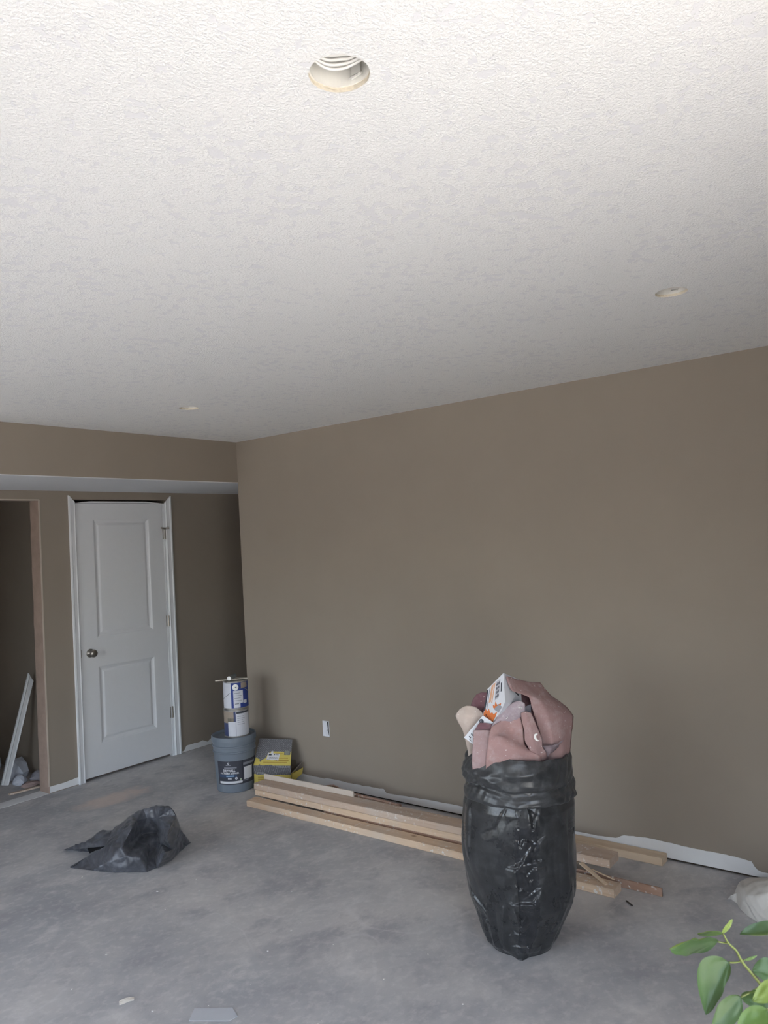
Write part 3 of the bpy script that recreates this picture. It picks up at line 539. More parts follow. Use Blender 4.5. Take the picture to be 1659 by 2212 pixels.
h = hinge(1.80)
obj('hinge_stop', tube([(-.004, D_-.012, 1.843), (-.055, D_-.034, 1.847)], .0075, 10, tube([(-.002, D_-.008, 1.843), (.022, D_-.032, 1.846)], .008, 10)), M_NICK, h)

# ------------------------------------------------------------------ downlight openings
M_CAN = plain('white_enamel_can', (218, 216, 210), .5, .3, var=.04)
M_CABLE = plain('white_cable_jacket', (222, 220, 216), .5, .35, var=.04)
M_STEEL = plain('galvanised_bracket', (214, 213, 209), .5, .4, metal=.0, var=.05)
canlab = ['open round downlight hole nearest, with coiled white cable', 'round downlight hole high on the right near the taupe wall', 'small distant downlight hole near the dropped header']
for k, (hx, hy) in enumerate(HOLES):
    t = thing('downlight_can', canlab[k], 'downlight', (hx, hy, H), 'recessed downlight holes in the ceiling')
    bm = lathe([(.0495, .009), (.0525, .009), (.0525, .13), (.0495, .13)], 48, (hx, hy, H), cap0=False, cap1=False)
    bm2 = lathe([(.0495, .009), (.0495, .128)], 48, (hx, hy, H), cap0=False, cap1=True)
    me = bpy.data.meshes.new('tmp'); bm2.to_mesh(me); bm2.free(); bm.from_mesh(me); bpy.data.meshes.remove(me)
    obj('can_wall', bm, M_CAN, t, smooth=False)
    e = V((.79*-1, -.613*-1*-1, 0))
    fx, fy = .79, .613; rx, ry = .613, -.79
    def P_(u, v, z): return (hx+rx*u+fx*v, hy+ry*u+fy*v, H+z)
    if k < 2:
        bm = prism([P_(.020, .044, .016), P_(.036, .030, .016), P_(.036, .030, .12), P_(.020, .044, .12)], V((-.5*fx*.006, -.5*fy*.006, 0)))
        obj('bracket', bm, M_STEEL, t)
        bm = prism([P_(.014, .040, .013), P_(.032, .026, .013), P_(.040, .032, .020), P_(.022, .044, .022)], (0, 0, .0035))
        obj('clip_tab', bm, M_STEEL, t)
    if k == 0:
        c = thing('electrical_cable', 'loop of white electrical cable inside the nearest ceiling hole', 'cable', P_(0, -.01, .02))
        for j, (dv, dz) in enumerate([(0, 0), (-.010, .001), (-.021, .002), (-.030, .003)]):
            pts = spline([P_(-.043, -.026+dv*.3, .022+dz), P_(-.036, -.010+dv*.8, .016+dz), P_(-.018, .004+dv, .013+dz), P_(.004, .006+dv*1.1, .013+dz), P_(.022, .000+dv*.8, .015+dz), P_(.042, -.010+dv*(.7 if j % 2 else 1.2), .019+dz)], 6)
            obj('cable_strand', tube(pts, .0027, 8), M_CABLE, c, smooth=True)

# ------------------------------------------------------------------ outlet opening on the right wall
M_BOXW = plain('pale_blue_white_plastic', (205, 207, 214), .5, .3, var=.04)
ob = thing('outlet_box', 'uncovered outlet box low on the taupe wall, white paper inside', 'outlet', (0, -.77, .40))
ya, yb_, za, zb = -.800, -.741, .347, .451
obj('box_frame', boxes(((-.002, ya, za), (.004, ya+.003, zb)), ((-.002, yb_-.003, za), (.004, yb_, zb)), ((-.002, ya, za), (.004, yb_, za+.004)), ((-.002, ya, zb-.003), (.004, yb_, zb))), M_BOXW, ob)
obj('recess_shade_plate', boxes(((-.0012, ya+.003, za+.004), (.0, ya+.02, zb-.003))), plain('outlet_shade_tone', (60, 58, 58), .9, .1), ob)  # flat plate painted dark as the shade inside the box
q = sheet([[(-.003, yb_-.002, zb-.002), (-.004, -.765, zb-.003), (-.003, -.782, zb-.004)], [(-.003, yb_-.002, .40), (-.006, -.766, .40), (-.003, -.786, .40)], [(-.003, yb_-.002, .372), (-.005, -.768, .375), (-.010, -.790, .392)], [(-.003, yb_-.003, za+.003), (-.004, -.77, za+.003), (-.003, ya+.002, za+.004)]], 5, .0008, .002, 60, 3)
obj('paper_cover', q, plain('white_mask_paper', (214, 214, 220), .8, .2, var=.03), ob)

# ------------------------------------------------------------------ primer bucket, paint cans
EC = V((-.645, -.764, 0)); ER = V((.764, -.645, 0))
def cyl_pt(c, r, ang, z):
    a = math.radians(ang); d = EC*math.cos(a)+ER*math.sin(a); return V((c[0]+d.x*r, c[1]+d.y*r, c[2]+z))
def cyl_patch(name, c, r, a0, a1, z0, z1, m, parent, r1=None, th=.0007):
    n = max(2, int(abs(a1-a0)/5)); bm = bmesh.new(); r1 = r1 or r; A = []
    for i in range(n+1):
        a = a0+(a1-a0)*i/n
        A.append([bm.verts.new(cyl_pt(c, rr+dd, a, zz)) for rr, dd, zz in ((r, 0, z0), (r, th, z0), (r1, th, z1), (r1, 0, z1))])
    for p, q in zip(A, A[1:]):
        for k in range(4): bm.faces.new((p[k], q[k], q[(k+1) % 4], p[(k+1) % 4]))
    bm.faces.new(A[0]); bm.faces.new(A[-1][::-1]); return obj(name, bm, m, parent)
def cyl_text(s, size, c, r, ang, z, m, parent, width=None, bold=0.0, slope=0.0):
    me = text_mesh(s, size, bold); k = 1
    if width:
        xs = [v.co.x for v in me.vertices]; k = width/(max(xs)-min(xs))
    for v in me.vertices:
        rr = r + slope*(z+v.co.y)
        v.co = cyl_pt(c, rr, ang+math.degrees(v.co.x*k/r), z+v.co.y)
    return obj('lettering', me, m, parent)
BK = (-.299, -.174, 0)
bk = thing('primer_bucket', 'grey plastic drywall primer bucket carrying two paint cans', 'bucket', BK)
t = NT('grey_bucket_plastic', .42, .4); t.set('Base Color', t.mix(t.noise(14, 4), S((104, 113, 124)), S((118, 126, 136)))); M_BKT = t.m
obj('pail', lathe([(.118, 0), (.126, .004), (.1275, .012), (.140, .262), (.147, .266), (.147, .274), (.142, .277), (.1425, .300), (.1485, .303), (.1485, .311), (.143, .314), (.144, .345), (.13, .345)], 64, BK), M_BKT, bk, smooth=False)
lid = obj('lid', lathe([(.144, .334), (.1525, .334), (.1535, .345), (.1525, .369), (.149, .373), (.143, .372), (.140, .362), (.118, .361), (.115, .358), (.02, .358)], 64, BK), M_BKT, bk)
rb = lambda z: .1276+(z-.012)*.05
M_LAB = plain('charcoal_label', (62, 63, 72), .6, .3, var=.05); M_LABB = plain('navy_label_band', (58, 74, 100), .6, .3, var=.06)
M_PRW = plain('label_white', (205, 206, 210), .7, .2, var=.03); M_PRG = plain('label_grey', (128, 130, 138), .7, .2, var=.03)
M_LB = plain('label_light_blue', (128, 156, 186), .6, .2); M_GRN = plain('label_pale_green', (172, 184, 160), .6, .2)
lb = cyl_patch('label', BK, rb(.052)+.0004, -56, 88, .058, .216, M_LAB, bk, r1=rb(.216)+.0008)
R_ = lambda z: rb(z)+.0018
cyl_patch('label_seam', BK, R_(.06), 20, 21, .058, .216, plain('label_seam_dark', (48, 48, 55), .6, .2), lb, r1=R_(.216))
cyl_patch('side_panel', BK, R_(.1), 25, 54, .085, .168, M_PRW, lb, r1=R_(.168))
cyl_patch('side_band', BK, R_(.18), 23, 70, .182, .198, M_PRG, lb, r1=R_(.198))
cyl_patch('navy_band', BK, R_(.112), -50, 4, .108, .128, M_LABB, lb, r1=R_(.128))
cyl_patch('blue_strip', BK, R_(.112)+.0006, -27, -4, .112, .121, M_LB, lb, r1=R_(.121)+.0006)
cyl_patch('grey_strip', BK, R_(.172), -32, 4, .168, .177, M_PRG, lb, r1=R_(.177))
cyl_patch('foot_strip', BK, R_(.066), -50, 21, .066, .081, M_PRW, lb, r1=R_(.081))
cyl_patch('foot_strip_grey', BK, R_(.072), 22, 40, .075, .081, M_PRG, lb, r1=R_(.081))
cyl_text('DRYWALL', .024, BK, R_(.153)+.0004, -18, .152, M_PRW, lb, width=.085, bold=.0007)
cyl_text('PVA PRIMER & SEALER', .0145, BK, R_(.136)+.0004, -18, .1345, M_PRW, lb, width=.132, bold=.0004)
cyl_text('int', .013, BK, R_(.1)+.0004, -17, .1, M_PRW, lb, width=.026, bold=.0008)
def ring_mark(name, c, r, ang, z, ro, ri, m, parent):
    bm = bmesh.new(); n = 20; A = []
    for i in range(n):
        t = 2*PI*i/n
        A.append([bm.verts.new(cyl_pt(c, r, ang+math.degrees(q*math.cos(t)/r), z+q*math.sin(t))) for q in (ro, ri)])
    for i in range(n): bm.faces.new((A[i][0], A[(i+1) % n][0], A[(i+1) % n][1], A[i][1]))
    return obj(name, bm, m, parent)
ring_mark('emblem', BK, R_(.203), -19, .203, .0065, .003, M_PRW, lb)
cyl_patch('wordmark', BK, R_(.190), -26.5, -11.5, .188, .193, M_PRG, lb, r1=R_(.193))
ring_mark('emblem', BK, R_(.1)+.0004, 2, .1, .0085, .0035, M_PRW, lb)
ring_mark('emblem', BK, R_(.088)+.0004, 15, .090, .006, .0002, M_GRN, lb)

M_TIN = plain('can_tin', (165, 163, 160), .38, .5, metal=.7, var=.1); M_BLUE = plain('can_blue_label', (44, 62, 128), .5, .3, var=.12, vs=20)
M_WL = plain('can_white_label', (196, 198, 206), .6, .25, var=.05, vs=40); M_TAN = plain('can_tan_patch', (150, 138, 126), .7, .2, var=.15, vs=30)
M_NAVY = plain('can_navy_label', (66, 74, 108), .55, .3, var=.2, vs=18); M_DK = plain('can_dark_print_and_shadow', (70, 72, 78), .6, .2, var=.1)
M_OLV = plain('can_dark_green', (58, 66, 58), .6, .2, var=.2)
def can(c, label):
    t = thing('paint_can', label, 'paint can', c, 'paint cans on the bucket'); R = .0835
    obj('can_body', lathe([(.081, 0), (.085, .001), (.085, .006), (R, .009), (R, .181), (.085, .184), (.085, .190), (.080, .191), (.077, .187)], 56, c), M_TIN, t)
    obj('can_lid', lathe([(.076, .186), (.076, .1885), (.070, .1885), (.067, .186), (.02, .186)], 48, c), M_TIN, t)
    return t, R
C1 = (-.290, -.200, .3595); C2 = (-.288, -.203, .551)
c1, R = can(C1, 'lower paint can of two, broad white label panels')
cyl_patch('label_tan', C1, R, -95, -13, .10, .178, M_TAN, c1); cyl_patch('label_navy', C1, R, -95, -43, .012, .10, M_NAVY, c1)
cyl_patch('label_green', C1, R, -45, -14, .10, .133, M_OLV, c1)
cyl_patch('label_blue', C1, R, -13, -3, .012, .178, M_NAVY, c1)
cyl_patch('label_white', C1, R, -42, -4, .012, .110, M_WL, c1, th=.001)
w_ = cyl_patch('label_white', C1, R, -3, 80, .012, .178, M_WL, c1, th=.001)
cyl_patch('label_header', C1, R+.001, 0, 75, .162, .176, M_DK, w_)
for k in range(5): cyl_patch('print_line', C1, R+.001, 4, 40-4*(k % 3), .09+.013*k, .0925+.013*k, M_PRG, w_, th=.0003)
c2, R = can(C2, 'upper paint can of two, blue label with white panels')
cyl_patch('label_white', C2, R, -95, -23, .010, .180, M_WL, c2, th=.001)
cyl_patch('label_blue', C2, R, -23, 90, .010, .180, M_BLUE, c2)
w_ = cyl_patch('label_white', C2, R+.0005, -12, 34, .042, .128, M_WL, c2, th=.001)
cyl_patch('label_white', C2, R+.0005, -12, 19, .012, .042, M_WL, c2, th=.001)
for k in range(4): cyl_patch('print_line', C2, R+.0015, -8, 26-5*(k % 2), .058+.017*k, .061+.017*k, M_PRG, w_, th=.0003)
cyl_patch('print_mark', C2, R+.0015, -6, 12, .036, .040, M_DK, w_, th=.0003)
cyl_patch('label_patch', C2, R+.0005, 25, 62, .142, .178, M_TAN, c2); cyl_patch('label_chip', C2, R+.0005, 36, 56, .036, .058, M_WL, c2)
M_EAR = plain('white_can_ear', (228, 228, 226), .35, .5, var=.03)
ear = obj('handle_ear', rev([(.0215, 0), (.021, .003), (.016, .0045), (.0135, .003), (.011, .003), (.010, .0065), (.005, .007)], cyl_pt(C2, R, -1, .151), (EC*math.cos(math.radians(-1))+ER*math.sin(math.radians(-1)))), M_EAR, c2, smooth=True)
obj('rivet', rev([(.0035, 0), (.003, .0015)], cyl_pt(C2, R+.007, -1, .151), EC), M_DK, ear)
obj('handle_wire_and_shadow', tube(spline([cyl_pt(C2, R+.004, 0, .151), cyl_pt(C2, R+.004, 20, .142), cyl_pt(C2, R+.004, 42, .137), cyl_pt(C2, R+.005, 60, .12), cyl_pt(C2, R+.005, 95, .10), cyl_pt(C2, R+.004, 140, .12), cyl_pt(C2, R+.003, 178, .151)], 8), .0017, 6), M_TIN, c2)
obj('handle_wire_and_shadow', tube([cyl_pt(C2, R+.0025, -73, .072), cyl_pt(C2, R+.0025, -45, .095), cyl_pt(C2, R+.0025, -28, .112)], .0014, 6), M_DK, c2)  # dark tube painted as the wire's cast shadow on the white label
# on top: stirring stick and a small caulk tube
M_STK = plain('pale_stir_stick', (206, 200, 188), .8, .2, var=.1, vs=60)
z_ = C2[2]+.1915
ctr = V((C2[0], C2[1], z_))
a = ctr-ER*.135+EC*.01; b = ctr+ER*.085+EC*.01
bm = bmesh.new(); n = V((-.0, 0, .004)); sd = EC*.014
prism_pts = [a-sd*.5, b-sd, b+sd, a+sd*.5]
st = obj('stir_stick', prism([q+V((0, 0, .001)) for q in prism_pts], (0, 0, .005)), M_STK); tag(st, 'thin pale wooden stir stick lying on the upper paint can', 'stick')
st2 = thing('caulk_tube', 'short grey tube with white end on the upper paint can', 'tube', ctr)
p0 = ctr-ER*.040+EC*.075+V((0, 0, .022)); p1 = ctr+ER*.0-EC*.02+V((0, 0, .022))
obj('tube_body', tube([p0, p1], .0135, 18), plain('tube_grey', (112, 118, 120), .5, .3), st2, smooth=False)
obj('tube_cap', tube([p0+(p0-p1).normalized()*.004, p0-(p0-p1).normalized()*.002], .0142, 18), M_EAR, st2)

# ------------------------------------------------------------------ open carton by the bucket
BT = V((.44, -.898, 0)).normalized(); BN = V((.898, .44, 0))       # along the front edge, inward
BO = V((-.2490, -.3050, 0)); BL, BD, BH = .268, .118, .155
ct = thing('hardware_carton', 'yellow and grey steel-patterned carton with sloping lid beside bucket', 'carton', BO)
t = NT('steel_plate_print', .6, .3)
mp = t.mapping((1, 1, 1), (0.4, .9, .785)); br = t.n.new('ShaderNodeTexBrick'); br.inputs['Scale'].default_value = 28
br.inputs['Color1'].default_value = (*S((86, 86, 90)), 1); br.inputs['Color2'].default_value = (*S((96, 95, 98)), 1); br.inputs['Mortar'].default_value = (*S((158, 157, 158)), 1)
br.inputs['Mortar Size'].default_value = .028; br.inputs['Brick Width'].default_value = .75; t.l.new(mp, br.inputs[0])
t.set('Base Color', t.mix(t.ramp(t.noise(60, 3), .30, .6, (.2,)*3, (.9,)*3), br.outputs[0], S((92, 90, 93)))); M_PLATE = t.m
M_YEL = plain('carton_yellow', (190, 172, 88), .6, .3, var=.08, vs=40); M_BRN = plain('carton_inside', (92, 82, 70), .85, .1, var=.1)
M_PRN = plain('yellow_small_print', (160, 134, 66), .7, .2, var=.15, vs=90); M_LT = plain('carton_light_letters', (142, 141, 142), .6, .2)
def Bp(u, v, z): return BO + BT*u + BN*v + V((0, 0, z))
def slabq(p4, n, th): return prism([V(q) for q in p4], V(n).normalized()*th)
body = obj('front_panel', slabq([Bp(0, 0, 0), Bp(BL, 0, 0), Bp(BL, 0, BH), Bp(0, 0, BH)], BN, .004), M_PLATE, ct)
obj('side_panel', slabq([Bp(0, .004, 0), Bp(0, BD, 0), Bp(0, BD, BH), Bp(0, .004, BH)], BT, .004), M_YEL, ct)
obj('side_panel', slabq([Bp(BL, .004, 0), Bp(BL, BD, 0), Bp(BL, BD, BH*.62), Bp(BL, .004, BH*.62)], -BT, .004), M_YEL, ct)
obj('back_panel', slabq([Bp(0, BD, 0), Bp(BL, BD, 0), Bp(BL, BD, BH), Bp(0, BD, BH)], -BN, .004), M_BRN, ct)
obj('bottom_panel', slabq([Bp(.004, .004, .001), Bp(BL-.004, .004, .001), Bp(BL-.004, BD-.004, .001), Bp(.004, BD-.004, .001)], (0, 0, 1), .004), M_BRN, ct)
obj('inner_tray', slabq([Bp(.01, .01, .12), Bp(BL-.01, .01, .12), Bp(BL-.01, BD-.01, .12), Bp(.01, BD-.01, .12)], (0, 0, 1), .003), M_BRN, ct)
obj('side_flap', slabq([Bp(BL+.002, .005, BH*.66), Bp(BL+.055, BD*.6, BH*.98), Bp(BL+.058, BD*.9, BH*.95), Bp(BL+.004, BD*.95, BH*.62)], (0, 0, 1), .003), plain('flap_edge_tan', (150, 142, 130), .8, .1), ct)
obj('side_flap_outer', slabq([Bp(BL+.004, .006, BH*.28), Bp(BL+.05, BD*.7, BH*.5), Bp(BL+.05, BD*.9, BH*.72), Bp(BL+.004, .012, BH*.62)], BT, .003), M_YEL, ct)
obj('yellow_print', slabq([Bp(.002, -.0006, .012), Bp(BL, -.0006, .012), Bp(BL, -.0006, .092), Bp(.02, -.0006, .092), Bp(.016, -.0006, .097), Bp(.002, -.0006, .097)], -BN, .0004), M_YEL, body)
for k in range(4): obj('print_line', slabq([Bp(.03, -.0012, .03+.014*k), Bp(.2, -.0012, .03+.014*k), Bp(.2, -.0012, .036+.014*k), Bp(.03, -.0012, .036+.014*k)], -BN, .0003), M_PRN, body)
flat_text('lettering', 'STEEL', .019, Bp(.052, -.001, .101), BT, (0, 0, 1), M_LT, body, .0006, width=.062)
L0, L1 = Bp(0, 0, BH), Bp(.016, .098, BH+.158); LE1 = Bp(BL-.014, .098, BH+.150)
def Lp(u, v, h=0.0):
    a = L0+(BT*BL)*u; b = L1+(LE1-L1)*u; n = BT.cross(L1-L0).normalized()
    n = n if n.z > 0 else -n
    return a+(b-a)*v+n*h
LN = Lp(0, 0, 1)-Lp(0, 0, 0)
ld = obj('lid_flap', slabq([Lp(0, 0), Lp(1, 0), Lp(1, 1), Lp(0, 1)], -LN, .004), M_PLATE, ct)
LP = lambda name, pts, m, h=.0005: obj(name, slabq([Lp(u, v, h) for u, v in pts], LN, .0004), m, ld)
LP('yellow_print', [(.0, .0), (.135, .0), (.14, .035), (.18, .05), (.17, .01), (.30, .0), (.33, .02), (.50, .03), (.52, .0), (1, 0), (1, .53), (.975, .53), (.97, .40), (.80, .40), (.80, .52), (.42, .52), (.34, .43), (.30, .27), (.20, .20), (.17, .12), (.14, .16), (.145, .22), (.07, .26), (.02, .30)], M_YEL)
LP('print_line', [(.60, .16), (.94, .16), (.94, .22), (.60, .22)], M_PRN, .0011); LP('print_line', [(.25, .10), (.90, .10), (.90, .13), (.25, .13)], M_PRN, .0011)
LP('print_line', [(.66, .26), (.92, .26), (.92, .285), (.66, .285)], M_PRN, .0011); LP('print_line', [(.55, .43), (.76, .43), (.76, .46), (.55, .46)], M_PRN, .0011)
LP('grey_print', [(.82, .41), (.95, .41), (.95, .56), (.82, .56)], plain('carton_grey_green', (126, 128, 120), .6, .2), .0011)
stk = obj('price_sticker', slabq([Lp(u, v, .0014) for u, v in [(.325, .20), (.66, .19), (.68, .44), (.49, .45), (.485, .53), (.43, .53), (.42, .45), (.345, .47)]], LN, .0004), plain('sticker_white', (198, 196, 198), .6, .2, var=.03), ld)
LP('sticker_print', [(.37, .37), (.45, .37), (.45, .43), (.37, .43)], M_DK, .0021); LP('sticker_print', [(.52, .385), (.545, .385), (.55, .425), (.525, .425)], M_DK, .0021); LP('sticker_print', [(.565, .39), (.65, .385), (.65, .41), (.565, .415)], M_PRG, .0021)
for k in range(14):
    u = .39+.0175*k; wd = .004+.005*((k*7) % 3)/2
    LP('barcode_bar', [(u, .25), (u+wd, .25), (u+wd+.002, .31), (u+.002, .31)], M_DK, .0021)
LP('sticker_edge', [(.34, .20), (.44, .197), (.44, .215), (.34, .22)], M_DK, .0021); LP('sticker_edge', [(.53, .195), (.62, .193), (.62, .21), (.53, .212)], M_DK, .0021)
flat_text('lettering', 'STEEL', .015, Lp(.80, -.0, .0008)+V((0, 0, -.008))-BN*.001, -BT, (0, 0, -1), M_LT, body, .0004, width=.10)

# ------------------------------------------------------------------ lumber along the right wall
def m_wood(name, a, b, spl=.5, dust=.25):
    t = NT(name, .75, .2); mp = t.mapping((26, 2.2, 26)); g = t.noise(1.5, 5, .6, .8, src=mp)
    c = t.mix(t.ramp(g, .3, .7), S(a), S(b))
    kn = t.ramp(t.voronoi(5.5, src=t.mapping((1, .6, 1))), .03, .075, (.7,)*3, (0,)*3); c = t.mix(kn, c, S((120, 92, 70)))
    c = t.mix(t.math('MULTIPLY', t.ramp(t.noise(4, 4), .45, .65), dust), c, S((190, 186, 180)))
    sp = t.math('MULTIPLY', t.ramp(t.noise(48, 3, .6), .60, .63), t.ramp(t.noise(3.2, 2), .42, .56)); c = t.mix(t.math('MULTIPLY', sp, spl), c, S((222, 220, 216)))
    t.set('Base Color', c); t.bump(g, .12, .003); return t.m
M_PINE = m_wood('pine_dusty', (198, 172, 146), (216, 192, 166), .9, .30); M_PINEG = m_wood('pine_grey_top', (182, 160, 142), (198, 178, 160), .7, .45)
M_RED = m_wood('reddish_board', (154, 122, 104), (170, 138, 118), .8, .15); M_CLEAN = m_wood('pale_pine_clean', (204, 180, 152), (218, 198, 172), .2, .12)
def board(name, label, cat, p, q, w, h, m, group=None, warp=0.0, seed=0, lean=0.0):
    """lumber from p to q (bottom of its front edge), w deep away from the room, h tall; slightly warped, eased edges"""
    p, q = V(p), V(q); L = q-p; n = 24; bm = bmesh.new(); side = V((0, 0, 1)).cross(L).normalized()
    if side.x < 0: side = -side
    e = min(.003, w*.2, h*.2); R = []
    prof = [(e, 0), (w-e, 0), (w, e), (w, h-e), (w-e, h), (e, h), (0, h-e), (0, e)]
    for i in range(n+1):
        t = i/n; c = p+L*t; wv = warp*math.sin(PI*t)+.0008*noise.noise(V((t*9, seed, 0)))
        R.append([bm.verts.new(c+side*(a+wv+lean*b_)+V((0, 0, b_+.0006*noise.noise(V((t*20, seed, k)))))) for k, (a, b_) in enumerate(prof)])
    for a, b_ in zip(R, R[1:]):
        for k in range(8): bm.faces.new((a[k], a[(k+1) % 8], b_[(k+1) % 8], b_[k]))
    bm.faces.new(R[0][::-1]); bm.faces.new(R[-1])
    o = obj(name, bm, m); return tag(o, label, cat, group)
GL = 'salvaged boards along the taupe wall'
board('lumber_board', 'lowest front pine board, floor level, running the whole length of the stack', 'board', (-.524, -.535, 0), (-.513, -2.945, 0), .086, .038, M_PINE, GL, seed=1)
board('lumber_board', 'middle pine board sandwiched directly under the wide top board', 'board', (-.4285, -.512, .0385), (-.396, -2.70, .0385), .089, .0362, M_PINE, GL, seed=2)
board('lumber_board', 'wide dusty pine board on top, its flecked face along the stack', 'board', (-.430, -.505, .0765), (-.399, -2.885, .0765), .115, .038, M_PINEG, GL, seed=3)
board('lumber_board', 'thin reddish lath on edge, sticking out furthest right of the bag', 'board', (-.412, -1.10, 0), (-.392, -3.116, 0), .012, .0375, M_RED, GL, seed=4)
board('lumber_board', 'pine stud lying tight against the wall primer, right of the bag', 'board', (-.084, -2.06, 0), (-.084, -3.018, 0), .078, .038, M_CLEAN, GL, seed=5)
board('lumber_board', 'reddish brown board on edge between the wide top board and wall', 'board', (-.248, -.86, .0), (-.284, -1.58, .0), .022, .112, M_RED, GL, seed=6)
board('trim_strip', 'thin pale strip standing on edge on the wide top board', 'strip', (-.335, -.500, .1155), (-.318, -1.262, .1155), .009, .034, plain('pale_mdf_strip', (196, 184, 172), .8, .2, var=.06), None, seed=8)
def stick(name, label, a, b, w, th, m):
    a, b = V(a), V(b); L = (b-a).normalized(); s = L.cross(V((0, 0, 1))).normalized(); u = s.cross(L)
    o = obj(name, prism([a-s*w/2, a+s*w/2, b+s*w/2*.8, b-s*w/2*.8], u*th), m); return tag(o, label, 'stick')
stick('wood_splint', 'wider pale splint leaning on the lowest board, right of the bag', (-.405, -2.745, .072), (-.488, -2.900, .040), .020, .006, M_CLEAN)
stick('wood_splint', 'narrow sliver of wood behind the wider splint, right of the bag', (-.405, -2.80, .055), (-.425, -2.915, .041), .006, .004, M_CLEAN)
# small torn drywall scrap behind the stack
o = obj('drywall_scrap', sheet([[(-.05, -.80, .012), (-.03, -.88, .012), (-.03, -.96, .01)], [(-.10, -.80, .05), (-.075, -.88, .062), (-.06, -.97, .03)]], 6, .006, .004, 20, 4, .003), M_RED); tag(o, 'torn brownish paper scrap against the wall behind the stack', 'scrap')

# ------------------------------------------------------------------ full black rubbish bag
def m_bag(name, dust=.5, base=(21, 22, 24), dc=(108, 109, 111), r0=.22, r1=.55, sheen=.06):
    t = NT(name, .38, .5); d = t.ramp(t.noise(7, 5, .58, .5), .12, .95, (0,)*3, (dust,)*3)
    fine = t.ramp(t.noise(32, 5, .66, .3), .46, .84, (0,)*3, (dust,)*3); dd = t.math('ADD', d, fine)
    t.set('Base Color', t.mix(dd, S(base), S(dc))); t.set('Roughness', t.ramp(dd, 0, .5, (r0,)*3, (r1,)*3)); t.set('Sheen Weight', sheen)
    t.bump(t.noise(30, 3, .55, 1.0), .10, .004); return t.m
M_BAG = m_bag('dusty_black_film', .22); M_BAGD = m_bag('dusty_black_film_cuff', .36); M_BAGG = m_bag('glossy_black_film', .15, (24, 25, 28), (118, 119, 123), .14, .26, .03)
BA = V((-1.035, -2.785, 0)); BR = V((.503, -.864, 0)).normalized(); BDv = V((.864, .503, 0)).normalized()
PROF = sorted(DATA['bag_prof'])
def bprof(z):
    if z <= PROF[0][0]: return PROF[0][1:]
    for a, b in zip(PROF, PROF[1:]):
        if a[0] <= z <= b[0]:
            t = (z-a[0])/(b[0]-a[0]); return [a[k]+(b[k]-a[k])*t for k in (1, 2)]
    return PROF[-1][1:]
bag = thing('rubbish_bag', 'tall full black rubbish bag stuffed with pink paper and packaging', 'bag', BA)
def bag_pt(th, z, dr=0.0, sc=1.0):
    l, r = bprof(max(z, 0)); c, a = (l+r)/2, (r-l)/2*sc
    ct_, st_ = math.cos(th), math.sin(th)
    return BA + BR*(c+(a+dr)*ct_) + BDv*((a*.93+dr)*st_) + V((0, 0, z))
def seam_pt(cx, cy):          # bag-front coordinates (angle from the front, height) of a point on the film
    return cx, cy
RIDGES = DATA['bag_ridges']
def ridge_h(ph, z):
    h = 0.0
    for amp, wd, pts in RIDGES:
        for (a0, b0), (a1, b1) in zip(pts, pts[1:]):
            ax, ay, bx_, by = a0*.22, b0, a1*.22, b1; px_, py = ph*.22, z
            if ax > bx_: ax, ay, bx_, by = bx_, by, ax, ay
            dx, dy = bx_-ax, by-ay; L2 = dx*dx+dy*dy or 1e-9
            t = max(0, min(1, ((px_-ax)*dx+(py-ay)*dy)/L2)); dd = math.hypot(px_-ax-dx*t, py-ay-dy*t)
            w2 = wd*(.65 if dx*(py-ay)-dy*(px_-ax) > 0 else 3.2)       # short lit side above the fold, long slope below
            if dd < w2: h = max(h, amp*1.7*(1-dd/w2)) if amp > 0 else h+amp*(1-dd/w2); break
    return h
def body_mesh():
    bm = bmesh.new(); n, mz = 400, 240; rings = []
    for j in range(mz+1):
        t = j/mz; z = .72*t**1.1; ring = []
        for i in range(n):
            th = 2*PI*i/n; q = bag_pt(th, z); ph = ((th+PI/2+PI) % (2*PI))-PI
            low = max(0, 1-z/.30); near = math.exp(-((ph-.12)/.30)**2)
            d = .009*noise.noise(q*3.6) + .0012*ridged(q, 7)
            d += .0048*tri(ph*2.3+1.3*noise.noise(q*4)+z*1.1)*(.35+low)*min(1, z/.05)
            d += near*.0009*tri(z*21+ph*6+2.5*noise.noise(q*9)) + near*.0004*tri(z*47-ph*9+3*noise.noise(q*15))
            d += .0007*ridged(V((q.x*12, q.y*12, q.z*4)), 1)
            if abs(ph) < 1.3: d += ridge_h(ph, z)
            if -.085 < ph < .34 and .06 < z < .53: d -= .0035*min(1, (z-.06)/.05, (.53-z)/.05)*min(1, (ph+.085)/.012, (.34-ph)/.12)
            if z < .045: d += .028*(1-z/.045)*math.exp(-((ph+.03)/.17)**2)
            ring.append(bm.verts.new(bag_pt(th, z, d-.003-.012*max(0, min(1, (z-.57)/.05)))))
        rings.append(ring)
    for a, b in zip(rings, rings[1:]):
        for i in range(n): bm.faces.new((a[i], a[(i+1) % n], b[(i+1) % n], b[i]))
    bm.faces.new(rings[0][::-1]); return bm
bb = obj('bag_body', body_mesh(), [M_BAG, M_BAGG], bag, smooth=True)
for p in bb.data.polygons:       # the stretched crinkled seam is shinier film
    c = p.center-(BA-bag.location if False else BA); l, r = bprof(max(p.center.z, 0)); u = (c.dot(BR)-(l+r)/2)/((r-l)/2)
    if c.dot(BDv) < 0 and -.09 < u < .27+.09*noise.noise(p.center*13) and .05+.05*noise.noise(p.center*11+V((5,0,0))) < p.center.z < .535: p.material_index = 1
